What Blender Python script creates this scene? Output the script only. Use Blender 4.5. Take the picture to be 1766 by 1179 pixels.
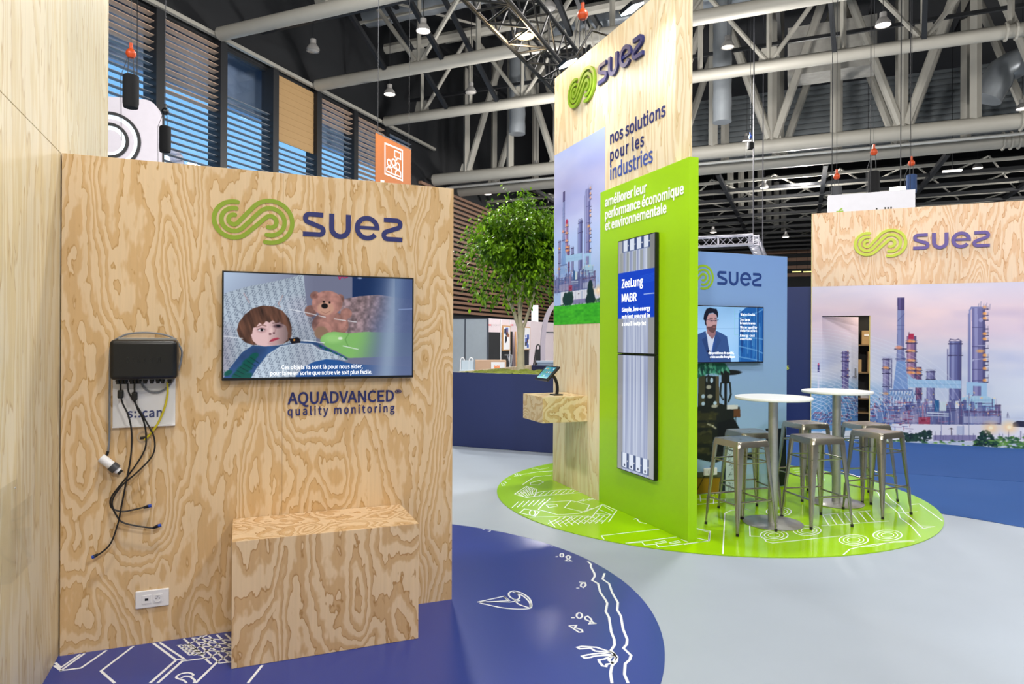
import bpy, bmesh, math, random
import numpy as np
from math import pi, sin, cos, tan, radians, sqrt, atan2, asin, hypot
from mathutils import Vector, Matrix

for o in list(bpy.data.objects): bpy.data.objects.remove(o)
SC = bpy.context.scene
COL = SC.collection

# ------------------------------------------------------------------ camera
F_PX, PSI, ROLL, HOR = 1164.0, radians(21.9), radians(0.27), 4.9
cd = bpy.data.cameras.new('camera'); cam = bpy.data.objects.new('camera', cd); COL.objects.link(cam)
cd.sensor_fit = 'HORIZONTAL'; cd.sensor_width = 36.0; cd.lens = F_PX / 1766 * 36
cd.shift_y = -HOR / 1766; cd.clip_start = 0.05; cd.clip_end = 400
cam.matrix_world = Matrix.Translation((0, 0, 1.6)) @ Matrix.Rotation(-PSI, 4, 'Z') @ Matrix.Rotation(pi / 2, 4, 'X') @ Matrix.Rotation(ROLL, 4, 'Z')
SC.camera = cam
SC.cycles.transparent_max_bounces = 24

# ------------------------------------------------------------------ world, exposure
vs = SC.view_settings
vs.view_transform = 'Standard'; vs.look = 'None'; vs.exposure = 0.0; vs.gamma = 1.0; vs.use_curve_mapping = False
W = bpy.data.worlds.new('dusk_sky'); SC.world = W; W.use_nodes = True
nt = W.node_tree; bg = nt.nodes['Background']
tc = nt.nodes.new('ShaderNodeTexCoord'); sx = nt.nodes.new('ShaderNodeSeparateXYZ'); rp = nt.nodes.new('ShaderNodeValToRGB')
nt.links.new(tc.outputs['Generated'], sx.inputs[0]); nt.links.new(sx.outputs['Z'], rp.inputs[0]); nt.links.new(rp.outputs[0], bg.inputs[0])
rp.color_ramp.elements[0].position = 0.0; rp.color_ramp.elements[0].color = (0.30, 0.58, 0.90, 1)
rp.color_ramp.elements[1].position = 0.55; rp.color_ramp.elements[1].color = (0.06, 0.26, 0.62, 1)
bg.inputs[1].default_value = 1.6

# ------------------------------------------------------------------ frames
S2 = sqrt(0.5)
def H(p, q, z=0.0):                       # hall axes: p to the right, q into the hall
    return Vector((S2 * (p + q), S2 * (q - p), z))
RT = Vector((cos(PSI), -sin(PSI), 0)); FW = Vector((sin(PSI), cos(PSI), 0)); EYE = Vector((0, 0, 1.6))
def ray(px, py):
    x, y = px - 883, 589.5 - py; c, s = cos(ROLL), sin(ROLL)
    return RT * ((x * c - y * s) / F_PX) + Vector((0, 0, 1)) * ((x * s + y * c - HOR) / F_PX) + FW
def at_plane(px, py, n, c):
    n = Vector(n); d = ray(px, py); return EYE + d * ((c - EYE.dot(n)) / d.dot(n))
def at_z(px, py, z=0.0): return at_plane(px, py, (0, 0, 1), z)
def at_q(px, py, q): return at_plane(px, py, (S2, S2, 0), q)
def hall(v): return (S2 * (v.x - v.y), S2 * (v.x + v.y), v.z)
class Fr:
    """local frame of an upright panel: x to the right along its face, y into it, z up"""
    def __init__(s, o, rot):
        s.o = Vector(o); s.rot = rot; s.X = Vector((cos(rot), sin(rot), 0)); s.Y = Vector((-sin(rot), cos(rot), 0))
    def uv(s, px, py, off=0.0):
        p = at_plane(px, py, s.Y, s.o.dot(s.Y) + off) - s.o
        return (p.dot(s.X), p.z)
    def at(s, x, y, z): return s.o + s.X * x + s.Y * y + Vector((0, 0, z))

LIGHT = 1.45
# ------------------------------------------------------------------ lamps that light the hall
def area_light(name, loc, aim, size, power, col=(1, 0.97, 0.93), shape='DISK', spread=180):
    l = bpy.data.lights.new(name, 'AREA'); l.shape = shape; l.size = size; l.energy = power; l.color = col; l.spread = radians(spread)
    o = bpy.data.objects.new(name, l); COL.objects.link(o); o.location = loc
    o.rotation_euler = (Vector(aim) - Vector(loc)).to_track_quat('-Z', 'Y').to_euler()
    return o
for (p, q, e) in ((-9, -9, 1150), (0, -10, 1400), (9, -9, 1000), (-9, 0, 800), (0, 1, 600), (9, 0, 700), (0, 11, 700), (11, 11, 700), (-9, 14, 700), (-2.5, 25.5, 900), (-10, 27, 900), (14, 26, 800), (0, 42, 900), (-12, 44, 700), (14, 46, 700)):
    l = H(p, q, 11.0); area_light('hall_lamp_light', l, l - Vector((0, 0, 1)), 1.0, e * 0.30 * LIGHT, (1, 0.96, 0.92))
    k = bpy.data.lights.new('hall_lamp_glow', 'POINT'); k.energy = e * 1.4 * LIGHT; k.color = (1, 0.96, 0.91); k.shadow_soft_size = 0.5
    o = bpy.data.objects.new('hall_lamp_glow', k); COL.objects.link(o); o.location = l - Vector((0, 0, 0.4 if q < 20 else 2.0))
# ------------------------------------------------------------------ materials
def lin(c):
    if isinstance(c, str): c = tuple(int(c[i:i + 2], 16) for i in (0, 2, 4))
    return tuple((v / 255 / 12.92 if v / 255 <= 0.04045 else ((v / 255 + 0.055) / 1.055) ** 2.4) for v in c)
MATS = {}
def mat(name, c, rough=0.5, metal=0.0, var=0.05, scale=6.0, emit=None, es=1.0, spec=0.5, coat=0.0, bump=0.0):
    if name in MATS: return MATS[name]
    m = bpy.data.materials.new(name); m.use_nodes = True; n = m.node_tree.nodes; L = m.node_tree.links; b = n['Principled BSDF']
    c = lin(c)
    t = n.new('ShaderNodeTexCoord'); no = n.new('ShaderNodeTexNoise'); no.inputs['Scale'].default_value = scale; no.inputs['Detail'].default_value = 3
    L.new(t.outputs['Object'], no.inputs['Vector'])
    mx = n.new('ShaderNodeMix'); mx.data_type = 'RGBA'
    mx.inputs[6].default_value = (*[v * (1 - var) for v in c], 1); mx.inputs[7].default_value = (*[min(1, v * (1 + var)) for v in c], 1)
    L.new(no.outputs['Fac'], mx.inputs[0]); L.new(mx.outputs[2], b.inputs['Base Color'])
    b.inputs['Roughness'].default_value = rough; b.inputs['Metallic'].default_value = metal; b.inputs['Specular IOR Level'].default_value = spec
    if coat: b.inputs['Coat Weight'].default_value = coat; b.inputs['Coat Roughness'].default_value = 0.08
    if emit: b.inputs['Emission Color'].default_value = (*lin(emit), 1); b.inputs['Emission Strength'].default_value = es
    if bump:
        bp = n.new('ShaderNodeBump'); bp.inputs['Strength'].default_value = bump; bp.inputs['Distance'].default_value = 0.01
        L.new(no.outputs['Fac'], bp.inputs['Height']); L.new(bp.outputs[0], b.inputs['Normal'])
    MATS[name] = m; return m
def clear(name, c=(235, 240, 245), rough=0.05, mix=0.25):
    if name in MATS: return MATS[name]
    m = bpy.data.materials.new(name); m.use_nodes = True; n = m.node_tree.nodes; L = m.node_tree.links
    g = n.new('ShaderNodeBsdfGlossy'); g.inputs['Roughness'].default_value = rough; g.inputs['Color'].default_value = (*lin(c), 1)
    t = n.new('ShaderNodeBsdfTransparent'); t.inputs[0].default_value = (0.985, 0.988, 0.99, 1)
    lw = n.new('ShaderNodeLayerWeight'); lw.inputs['Blend'].default_value = .5
    pw = n.new('ShaderNodeMath'); pw.operation = 'POWER'; pw.inputs[1].default_value = 4.0; L.new(lw.outputs['Facing'], pw.inputs[0])
    ml = n.new('ShaderNodeMath'); ml.operation = 'MULTIPLY_ADD'; ml.inputs[1].default_value = mix; ml.inputs[2].default_value = .04; L.new(pw.outputs[0], ml.inputs[0])
    x = n.new('ShaderNodeMixShader'); L.new(ml.outputs[0], x.inputs[0]); L.new(t.outputs[0], x.inputs[1]); L.new(g.outputs[0], x.inputs[2])
    L.new(x.outputs[0], n['Material Output'].inputs[0]); MATS[name] = m; return m
def plywood(name, light, mid, dark, sc=(2.4, 2.4, 0.75), bands=13.0, seed=0.0, rough=0.42, wob=0.10):
    m = bpy.data.materials.new(name); m.use_nodes = True; n = m.node_tree.nodes; L = m.node_tree.links; b = n['Principled BSDF']
    t = n.new('ShaderNodeTexCoord'); mp = n.new('ShaderNodeMapping'); mp.inputs['Scale'].default_value = sc; mp.inputs['Location'].default_value = (seed, seed * 1.7, seed * 0.6)
    L.new(t.outputs['Object'], mp.inputs[0])
    def noise(scale, detail, rough_, dist, src):
        k = n.new('ShaderNodeTexNoise'); k.inputs['Scale'].default_value = scale; k.inputs['Detail'].default_value = detail; k.inputs['Roughness'].default_value = rough_; k.inputs['Distortion'].default_value = dist
        L.new(src, k.inputs['Vector']); return k
    def mth(op, a, b_=None):
        k = n.new('ShaderNodeMath'); k.operation = op
        for i, v in enumerate((a, b_)):
            if v is None: continue
            if isinstance(v, (int, float)): k.inputs[i].default_value = v
            else: L.new(v, k.inputs[i])
        return k.outputs[0]
    a = noise(1.0, 1.0, 0.45, 0.5, mp.outputs[0]).outputs['Fac']
    w = noise(7.0, 2.0, 0.55, 0.2, mp.outputs[0]).outputs['Fac']
    v = mth('ADD', a, mth('MULTIPLY', mth('SUBTRACT', w, 0.5), wob))
    f = mth('FRACT', mth('MULTIPLY', v, bands))
    r = n.new('ShaderNodeValToRGB'); e = r.color_ramp.elements
    e[0].position = 0.0; e[0].color = (*lin(light), 1); e[1].position = 1.0; e[1].color = (*lin(light), 1)
    for pos, c in ((0.42, light), (0.62, mid), (0.88, mid), (0.955, dark)):
        k = e.new(pos); k.color = (*lin(c), 1)
    L.new(f, r.inputs[0])
    mp2 = n.new('ShaderNodeMapping'); mp2.inputs['Scale'].default_value = (60, 60, 2.2); L.new(t.outputs['Object'], mp2.inputs[0])
    g = noise(1.0, 3.0, 0.6, 0.0, mp2.outputs[0]).outputs['Fac']
    big = noise(0.9, 1.0, 0.5, 0.0, mp.outputs[0]).outputs['Fac']
    fac = mth('ADD', mth('MULTIPLY', g, 0.22), mth('ADD', mth('MULTIPLY', big, 0.16), 0.81))
    mul = n.new('ShaderNodeVectorMath'); mul.operation = 'SCALE'; L.new(r.outputs[0], mul.inputs[0]); L.new(fac, mul.inputs['Scale'])
    L.new(mul.outputs[0], b.inputs['Base Color']); b.inputs['Roughness'].default_value = rough; b.inputs['Specular IOR Level'].default_value = 0.3
    return m
def attr_mat(name, emit=0.0, rough=0.4, spec=0.4):
    if name in MATS: return MATS[name]
    m = bpy.data.materials.new(name); m.use_nodes = True; n = m.node_tree.nodes; L = m.node_tree.links; b = n['Principled BSDF']
    a = n.new('ShaderNodeAttribute'); a.attribute_name = 'Col'
    if emit:
        b.inputs['Base Color'].default_value = (0.01, 0.01, 0.012, 1); L.new(a.outputs['Color'], b.inputs['Emission Color']); b.inputs['Emission Strength'].default_value = emit
    else: L.new(a.outputs['Color'], b.inputs['Base Color'])
    b.inputs['Roughness'].default_value = rough; b.inputs['Specular IOR Level'].default_value = spec
    MATS[name] = m; return m

# ------------------------------------------------------------------ objects
def tag(o, label=None, cat=None, group=None, kind=None):
    for k, v in (('label', label), ('category', cat), ('group', group), ('kind', kind)):
        if v: o[k] = v
    return o
def thing(name, label, cat, loc=(0, 0, 0), rot=0.0, group=None, kind=None):
    o = bpy.data.objects.new(name, None); COL.objects.link(o); o.location = loc; o.rotation_euler = (0, 0, rot); o.empty_display_size = 0.1
    return tag(o, label, cat, group, kind)
def kids(o): return [c for c in COL.objects if c.parent == o]
def dup(o, loc=None, rot=None, label=None, group=None, par=None):
    c = o.copy(); COL.objects.link(c)
    if par is not None: c.parent = par
    if loc is not None: c.location = loc
    if rot is not None: c.rotation_euler = (0, 0, rot)
    if label: c['label'] = label
    if group: c['group'] = group
    for k in kids(o): dup(k, par=c)
    return c
class MB:
    def __init__(s, place=None): s.V = []; s.F = []; s.pl = place or (lambda u, v, d: (u, -d, v))
    def add(s, vs_, fs):
        b = len(s.V); s.V += [tuple(v) for v in vs_]; s.F += [tuple(b + i for i in f) for f in fs]; return s
    def box(s, x0, x1, y0, y1, z0, z1, M=None):
        v = [(x, y, z) for z in (z0, z1) for y in (y0, y1) for x in (x0, x1)]
        if M is not None: v = [M @ Vector(p) for p in v]
        return s.add(v, [(0, 2, 3, 1), (4, 5, 7, 6), (0, 1, 5, 4), (2, 6, 7, 3), (0, 4, 6, 2), (1, 3, 7, 5)])
    def tube(s, pts, r, n=8, cap=True, sq=False):
        pts = [Vector(p) for p in pts]; N = len(pts); rs = r if isinstance(r, (list, tuple)) else [r] * N
        up = None; vs_ = []
        for i, p in enumerate(pts):
            d = (pts[min(i + 1, N - 1)] - pts[max(i - 1, 0)]).normalized()
            if up is None:
                up = Vector((0, 0, 1)) if abs(d.z) < 0.95 else Vector((1, 0, 0))
            a = d.cross(up).normalized(); up = a.cross(d).normalized()
            for k in range(n):
                t = 2 * pi * (k + (0.5 if sq else 0)) / n; vs_.append(p + (a * cos(t) + up * sin(t)) * rs[i])
        fs = [(i * n + k, i * n + (k + 1) % n, (i + 1) * n + (k + 1) % n, (i + 1) * n + k) for i in range(N - 1) for k in range(n)]
        if cap: fs += [tuple(range(n))[::-1], tuple((N - 1) * n + k for k in range(n))]
        return s.add(vs_, fs)
    def bar(s, a, b, w): return s.tube([a, b], w * 0.7071, 4, True, True)
    def lathe(s, prof, n=24, c=(0, 0, 0), cap=True):
        c = Vector(c); N = len(prof)
        vs_ = [c + Vector((r * cos(2 * pi * k / n), r * sin(2 * pi * k / n), z)) for r, z in prof for k in range(n)]
        fs = [(i * n + k, i * n + (k + 1) % n, (i + 1) * n + (k + 1) % n, (i + 1) * n + k) for i in range(N - 1) for k in range(n)]
        if cap: fs += [tuple(range(n))[::-1], tuple((N - 1) * n + k for k in range(n))]
        return s.add(vs_, fs)
    def poly(s, pts, d0=0.0, d1=0.002):
        n = len(pts); P = s.pl
        vs_ = [P(u, v, d0) for u, v in pts] + [P(u, v, d1) for u, v in pts]
        return s.add(vs_, [tuple(range(n))[::-1], tuple(range(n, 2 * n))] + [(i, (i + 1) % n, n + (i + 1) % n, n + i) for i in range(n)])
    def stroke(s, pts, w, d0=0.0, d1=0.002, closed=False, rnd=False):
        pts = [Vector((p[0], p[1])) for p in pts]; N = len(pts); h = w / 2
        if N < 2: return s
        Lf, Rt = [], []
        for i in range(N):
            if closed: a, b = pts[i - 1], pts[(i + 1) % N]
            else: a, b = pts[max(i - 1, 0)], pts[min(i + 1, N - 1)]
            d1_ = (pts[i] - a).normalized() if (pts[i] - a).length > 1e-9 else (b - pts[i]).normalized()
            d2_ = (b - pts[i]).normalized() if (b - pts[i]).length > 1e-9 else d1_
            n1 = Vector((-d1_.y, d1_.x)); n2 = Vector((-d2_.y, d2_.x)); m = n1 + n2
            m = n1 if m.length < 0.3 else m.normalized()
            k = min(2.0, 1 / max(0.4, m.dot(n1)))
            Lf.append(pts[i] + m * h * k); Rt.append(pts[i] - m * h * k)
        P = s.pl; M = N if closed else N - 1
        vs_ = [P(q.x, q.y, d) for d in (d1, d0) for a in (Lf, Rt) for q in a]
        fs = []
        for i in range(M):
            j = (i + 1) % N
            fs += [(N + i, N + j, j, i), (i, j, 2 * N + j, 2 * N + i), (N + j, N + i, 3 * N + i, 3 * N + j)]
        if not closed and not rnd: fs += [(N, 0, 2 * N, 3 * N), (N - 1, 2 * N - 1, 4 * N - 1, 3 * N - 1)]
        s.add(vs_, fs)
        if rnd and not closed:
            for c, q in ((pts[0], pts[0] - pts[1]), (pts[-1], pts[-1] - pts[-2])):
                t0 = atan2(q.y, q.x)
                s.poly([(c.x + h * cos(t0 - pi / 2 + pi * k / 10), c.y + h * sin(t0 - pi / 2 + pi * k / 10)) for k in range(11)], d0, d1)
        return s
    def build(s, name, m, parent=None, smooth=False, bevel=0.0, seg=2, loc=None, label=None):
        me = bpy.data.meshes.new(name); me.from_pydata(s.V, [], s.F); me.validate(); me.update()
        bm = bmesh.new(); bm.from_mesh(me); bmesh.ops.recalc_face_normals(bm, faces=bm.faces); bm.to_mesh(me); bm.free()
        o = bpy.data.objects.new(name, me); COL.objects.link(o); me.materials.append(m)
        if parent is not None: o.parent = parent
        if loc is not None: o.location = loc
        if smooth:
            me.polygons.foreach_set('use_smooth', [True] * len(me.polygons))
            try: me.set_sharp_from_angle(angle=radians(40))
            except Exception: pass
        if bevel:
            b = o.modifiers.new('bevel', 'BEVEL'); b.width = bevel; b.segments = seg; b.limit_method = 'ANGLE'
        if label: o['label'] = label
        return o
FLOOR = lambda u, v, d: (u, v, d)
def arc(cx, cy, r, a0, a1, n=16): return [(cx + r * cos(radians(a0 + (a1 - a0) * i / n)), cy + r * sin(radians(a0 + (a1 - a0) * i / n))) for i in range(n + 1)]
def smooth_path(pts, n=6):
    P = [Vector(p) for p in pts]; out = []
    for i in range(len(P) - 1):
        a, b, c, d = P[max(i - 1, 0)], P[i], P[i + 1], P[min(i + 2, len(P) - 1)]
        for k in range(n):
            t = k / n
            out.append(0.5 * (2 * b + (c - a) * t + (2 * a - 5 * b + 4 * c - d) * t * t + (3 * b - a - 3 * c + d) * t ** 3))
    return out + [P[-1]]

# ------------------------------------------------------------------ lettering
FONT = None
try:
    FONT = bpy.data.fonts.load(bpy.utils.resource_path('LOCAL') + '/datafiles/fonts/Noto Sans CJK Regular.woff2')
except Exception: FONT = None
def glyph_height(ch):
    c = bpy.data.curves.new('t', 'FONT'); c.body = ch; c.size = 1.0
    if FONT: c.font = FONT
    t = bpy.data.objects.new('t', c); COL.objects.link(t); dg = bpy.context.evaluated_depsgraph_get(); dg.update()
    h = t.evaluated_get(dg).dimensions.y; bpy.data.objects.remove(t); return h if h > 0.05 else 0.7
CAP, XH = glyph_height('H'), glyph_height('x'); EM = CAP / 0.733
def text(s, parent, fr, pl, pr, top, m, xh=False, off=-0.003, bold=0.03, thick=0.0008, name='lettering'):
    """lettering on a panel: pl/pr = pixel of the left and right end of the baseline, top = pixel height of a capital (or x-height) at the left end"""
    x0, z0 = fr.uv(pl[0], pl[1], off); x1, z1 = fr.uv(pr[0], pr[1], off); zt = fr.uv(pl[0], top, off)[1]
    return text_m(s, parent, x0, x1, z0, (zt - z0) * (0.84 if xh else 1.0), m, xh, off, bold, thick, name)
def text_m(s, parent, x0, x1, z0, hgt, m, xh=False, off=-0.003, bold=0.03, thick=0.0008, name='lettering'):
    size = hgt / (XH if xh else CAP)
    c = bpy.data.curves.new('t', 'FONT'); c.body = s; c.size = size; c.extrude = thick; c.offset = bold * size * EM * 0.7; c.resolution_u = 3
    if FONT: c.font = FONT
    t = bpy.data.objects.new('t', c); COL.objects.link(t)
    dg = bpy.context.evaluated_depsgraph_get(); dg.update()
    if len(s) > 3:                        # letters keep a narrow cut; what is left over goes into the letter spacing
        dims = t.evaluated_get(dg).dimensions.x; k = (x1 - x0) / max(dims, 1e-6)
        if k > 1.0: c.space_character = 1 + (k / 1.0 - 1); dg = bpy.context.evaluated_depsgraph_get(); dg.update()
    me = bpy.data.meshes.new_from_object(t.evaluated_get(dg)); bpy.data.objects.remove(t)
    if not len(me.vertices): return None
    v = np.empty(len(me.vertices) * 3, dtype=np.float32); me.vertices.foreach_get('co', v); v = v.reshape(-1, 3)
    a, b = v[:, 0].min(), v[:, 0].max(); k = (x1 - x0) / (b - a)
    w = np.stack([x0 + (v[:, 0] - a) * k, off - v[:, 2] - thick, z0 + v[:, 1]], 1)
    me.vertices.foreach_set('co', w.astype(np.float32).ravel()); me.update(); me.materials.clear(); me.materials.append(m)
    o = bpy.data.objects.new(name, me); COL.objects.link(o); o.parent = parent
    return o
def logo(parent, x0, z0, k, mg, mb, off=0.001, th=0.003, emblem=True, clip=None):
    """x0,z0: left end and baseline of the word mark in the panel, k: scale (1 = word mark 0.568 wide)"""
    T = lambda pts: [((x - 1.161) * k + x0, (z - 2.174) * k + z0) for x, z in pts]
    if emblem:
        e = MB()
        for rl, rr, a0, a1 in ((0.098, 0.032, 79, -110), (0.062, 0.075, 78, -104), (0.026, 0.116, 77, -103)):
            al = math.degrees(asin((rl + rr) / 0.188))
            pts = arc(0.80, 2.244, rl, a0, 270 + al, 40) + arc(0.988, 2.244, rr, 90 + al, a1, 40)
            e.stroke([p for p in T(pts) if clip is None or p[0] > clip], 0.0235 * k, off, off + th, rnd=True)
        e.build('emblem', mg, parent)
    def tangent(c1, r1, c2, r2, sgn):
        d = Vector(c2) - Vector(c1); return math.degrees(atan2(d.y, d.x)) + sgn * math.degrees(asin((r1 + r2) / d.length))
    w = 0.027 * k
    def letter(paths, nm='letter'):
        b = MB()
        for i, p in enumerate(paths): b.stroke(T(p[0]), p[1] * k, off, off + th * (1 - .3 * i))
        b.build(nm, mb, parent)
    t = tangent((1.197, 2.279), .023, (1.250, 2.2115), .0225, 1)
    letter([([(1.272, 2.302)] + arc(1.197, 2.279, .023, 90, 270 + t, 14) + arc(1.250, 2.2115, .0225, 90 + t, -90, 14) + [(1.161, 2.189)], .0265)])
    letter([([(1.319, 2.314)] + arc(1.366, 2.233, .047, 180, 360, 18) + [(1.413, 2.314)], .0285)])
    letter([(arc(1.521, 2.244, .058, -8, 322, 36), .0275), ([(1.466, 2.246), (1.590, 2.246)], .0195)])
    t = tangent((1.6935, 2.277), .023, (1.640, 2.2095), .022, -1)
    letter([([(1.618, 2.300)] + arc(1.6935, 2.277, .023, 90, t + 90, 14) + arc(1.640, 2.2095, .022, t - 90, -90, 14) + [(1.729, 2.1875)], .0265)])

# ------------------------------------------------------------------ painted prints and screens (vertex colours on a fine flat grid)
def vnoise(X, Z, sx_, sz_, seed, octv=3):
    r = np.random.RandomState(seed); out = np.zeros_like(X); amp = 1.0; tot = 0
    for o_ in range(octv):
        G = r.rand(64, 64); u = X * sx_ * 2 ** o_ + 7.3; v = Z * sz_ * 2 ** o_ + 3.1
        iu = np.floor(u).astype(int); iv = np.floor(v).astype(int); fu = u - iu; fv = v - iv
        fu = fu * fu * (3 - 2 * fu); fv = fv * fv * (3 - 2 * fv); g = lambda a, b: G[a % 64, b % 64]
        out += amp * ((g(iu, iv) * (1 - fu) + g(iu + 1, iv) * fu) * (1 - fv) + (g(iu, iv + 1) * (1 - fu) + g(iu + 1, iv + 1) * fu) * fv); tot += amp; amp *= 0.5
    return out / tot
class Cv:
    def __init__(s, W_, H_, x0, x1, z0, z1, bg_=(0, 0, 0)):
        s.W, s.H = W_, H_; s.r = (x0, x1, z0, z1)
        s.X, s.Z = np.meshgrid(np.linspace(x0, x1, W_), np.linspace(z0, z1, H_)); s.I = np.zeros((H_, W_, 3)) + np.array(bg_) / 255.0
        s.dx = (x1 - x0) / (W_ - 1); s.dz = (z1 - z0) / (H_ - 1); s.T = lambda a, b: (a, b)
    def win(s, pts, pad=2):
        P = np.array(pts); x0, _, z0, _ = s.r
        i0 = max(0, int((P[:, 0].min() - x0) / s.dx) - pad); i1 = min(s.W, int((P[:, 0].max() - x0) / s.dx) + pad + 2)
        j0 = max(0, int((P[:, 1].min() - z0) / s.dz) - pad); j1 = min(s.H, int((P[:, 1].max() - z0) / s.dz) + pad + 2)
        return (slice(j0, max(j0, j1)), slice(i0, max(i0, i1)))
    def blend(s, w, m, c):
        c = np.array(c) / 255.0; m = m[..., None]; s.I[w] = s.I[w] * (1 - m) + c * m
    def mask(s, pts, w):
        X, Z = s.X[w], s.Z[w]; acc = np.zeros(X.shape)
        if X.size == 0: return acc
        n = len(pts)
        for ox in (-.25, .25):
            for oz in (-.25, .25):
                x = X + ox * s.dx; z = Z + oz * s.dz; ins = np.zeros(X.shape, bool)
                for i in range(n):
                    xa, za = pts[i]; xb, zb = pts[i - 1]
                    if za == zb: continue
                    ins ^= ((za > z) != (zb > z)) & (x < (xb - xa) * (z - za) / (zb - za) + xa)
                acc += ins
        return acc / 4
    def poly(s, pts, c, a=1.0):
        p = [s.T(*q) for q in pts]; w = s.win(p); s.blend(w, s.mask(p, w) * a, c)
    def rect(s, x0, y0, x1, y1, c, a=1.0): s.poly([(x0, y0), (x1, y0), (x1, y1), (x0, y1)], c, a)
    def ell(s, cx, cy, rx, ry, c, a=1.0, soft=0.08, rot=0.0):
        C0 = s.T(cx, cy); A = s.T(cx + rx, cy); B = s.T(cx, cy + ry); R = hypot(A[0] - C0[0], A[1] - C0[1]); Q = hypot(B[0] - C0[0], B[1] - C0[1])
        e = max(R, Q) * (1 + soft); w = s.win([(C0[0] - e, C0[1] - e), (C0[0] + e, C0[1] + e)])
        x, z = s.X[w] - C0[0], s.Z[w] - C0[1]; t = radians(rot); u = x * cos(t) + z * sin(t); v = -x * sin(t) + z * cos(t)
        d = np.sqrt((u / R) ** 2 + (v / Q) ** 2); sf = max(soft, s.dx / max(min(R, Q), 1e-6)); m = np.clip((1 + sf / 2 - d) / sf, 0, 1)
        s.blend(w, m * a, c)
    def line(s, pts, wd, c, a=1.0):
        P = [s.T(*q) for q in pts]; k = hypot(*(np.array(s.T(pts[0][0] + 10, pts[0][1])) - np.array(P[0]))) / 10; h = wd * k / 2
        for i in range(len(P) - 1):
            w = s.win([P[i], P[i + 1]], 3 + int(h / s.dx)); x, z = s.X[w], s.Z[w]; (xa, za), (xb, zb) = P[i], P[i + 1]
            L2 = (xb - xa) ** 2 + (zb - za) ** 2 + 1e-12; t = np.clip(((x - xa) * (xb - xa) + (z - za) * (zb - za)) / L2, 0, 1)
            d = np.sqrt((x - xa - t * (xb - xa)) ** 2 + (z - za - t * (zb - za)) ** 2); s.blend(w, np.clip((h - d) / s.dx + .5, 0, 1) * min(1, a * max(.25, min(1, 2 * h / s.dx))), c)
    def obj(s, name, m, parent, y, cut=None, gain=1.0):
        W_, H_ = s.W, s.H; me = bpy.data.meshes.new(name)
        co = np.stack([s.X, np.full_like(s.X, y), s.Z], -1).reshape(-1, 3)
        ii = np.arange(W_ * H_).reshape(H_, W_); q = np.stack([ii[:-1, :-1], ii[:-1, 1:], ii[1:, 1:], ii[1:, :-1]], -1).reshape(-1, 4)
        if cut is not None:
            xm = (s.X[:-1, :-1] + s.X[1:, 1:]) / 2; zm = (s.Z[:-1, :-1] + s.Z[1:, 1:]) / 2
            q = q[~((xm > cut[0]) & (xm < cut[1]) & (zm > cut[2]) & (zm < cut[3])).ravel()]
        me.vertices.add(len(co)); me.vertices.foreach_set('co', co.astype(np.float32).ravel())
        me.loops.add(q.size); me.loops.foreach_set('vertex_index', q.astype(np.int32).ravel())
        me.polygons.add(len(q)); me.polygons.foreach_set('loop_start', np.arange(0, q.size, 4, dtype=np.int32))
        me.update(calc_edges=True); me.validate()
        c = np.clip(s.I * gain, 0, 1); c = np.where(c <= 0.04045, c / 12.92, ((c + 0.055) / 1.055) ** 2.4)
        at = me.color_attributes.new('Col', 'FLOAT_COLOR', 'POINT'); at.data.foreach_set('color', np.concatenate([c, np.ones((H_, W_, 1))], -1).astype(np.float32).ravel())
        me.materials.append(m); o = bpy.data.objects.new(name, me); COL.objects.link(o); o.parent = parent
        return o
# ------------------------------------------------------------------ shared materials
M_PINE = plywood('pine_plywood', 'DAC09B', 'CCAA7B', 'B58F58', seed=3.1, bands=15, sc=(3.6, 3.6, 1.1))
M_PINE_PALE = plywood('pale_pine_plywood', 'E2D7BA', 'DACAA2', 'C4AC80', sc=(4.2, 4.2, 0.5), bands=12, seed=8.4)
M_PINE_BOX = plywood('blond_pine_plywood', 'D9BE9A', 'C5A276', 'A67E4C', sc=(2.9, 2.9, 1.3), bands=15, seed=5.7)
M_PINE_TOWER = plywood('cream_pine_plywood', 'E5D7B8', 'DCC7A0', 'CBB082', sc=(3.6, 3.6, 0.45), bands=11, seed=1.9)
M_PINE_FAR = plywood('rosy_pine_plywood', 'E6CCB0', 'DDB894', 'C59468', sc=(2.6, 2.6, 0.6), bands=15, seed=6.3)
M_NAVY = mat('navy_lettering', (30, 38, 104), 0.5)
M_LOGOGREEN = mat('leaf_green_lettering', (140, 178, 34), 0.45)
M_LIME = mat('lime_lettering', (190, 205, 62), 0.45)
M_VIOLET = mat('violet_lettering', (98, 82, 150), 0.45)
M_WHITE = mat('white_lettering', (245, 245, 245), 0.5)
M_SOFTBLUE = mat('mid_blue_lettering', (62, 86, 165), 0.5)
M_GREENPANEL = mat('apple_green_laminate', (158, 208, 8), 0.4, var=0.02)
M_BLACK = mat('black_plastic', (14, 15, 17), 0.35)
M_BLACKMATT = mat('matt_black', (18, 19, 22), 0.6)
M_CABLE = mat('black_cable', (20, 20, 22), 0.45)
M_GREYCABLE = mat('grey_cable', (118, 122, 128), 0.45)
M_WHITEPL = mat('white_plastic', (226, 226, 228), 0.4)
M_ALU = mat('aluminium', (190, 192, 196), 0.3, 0.9)
M_STEEL = mat('brushed_steel', (182, 182, 178), 0.36, 0.8, var=0.1, scale=40)
M_GUN = mat('lacquered_raw_steel', (166, 162, 150), 0.27, 0.85, var=0.15, scale=9)
M_PRINT = attr_mat('printed_foil', 0, 0.45, 0.3)
M_SCREEN = attr_mat('lit_screen', 0.95, 0.06, 0.5)

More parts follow.
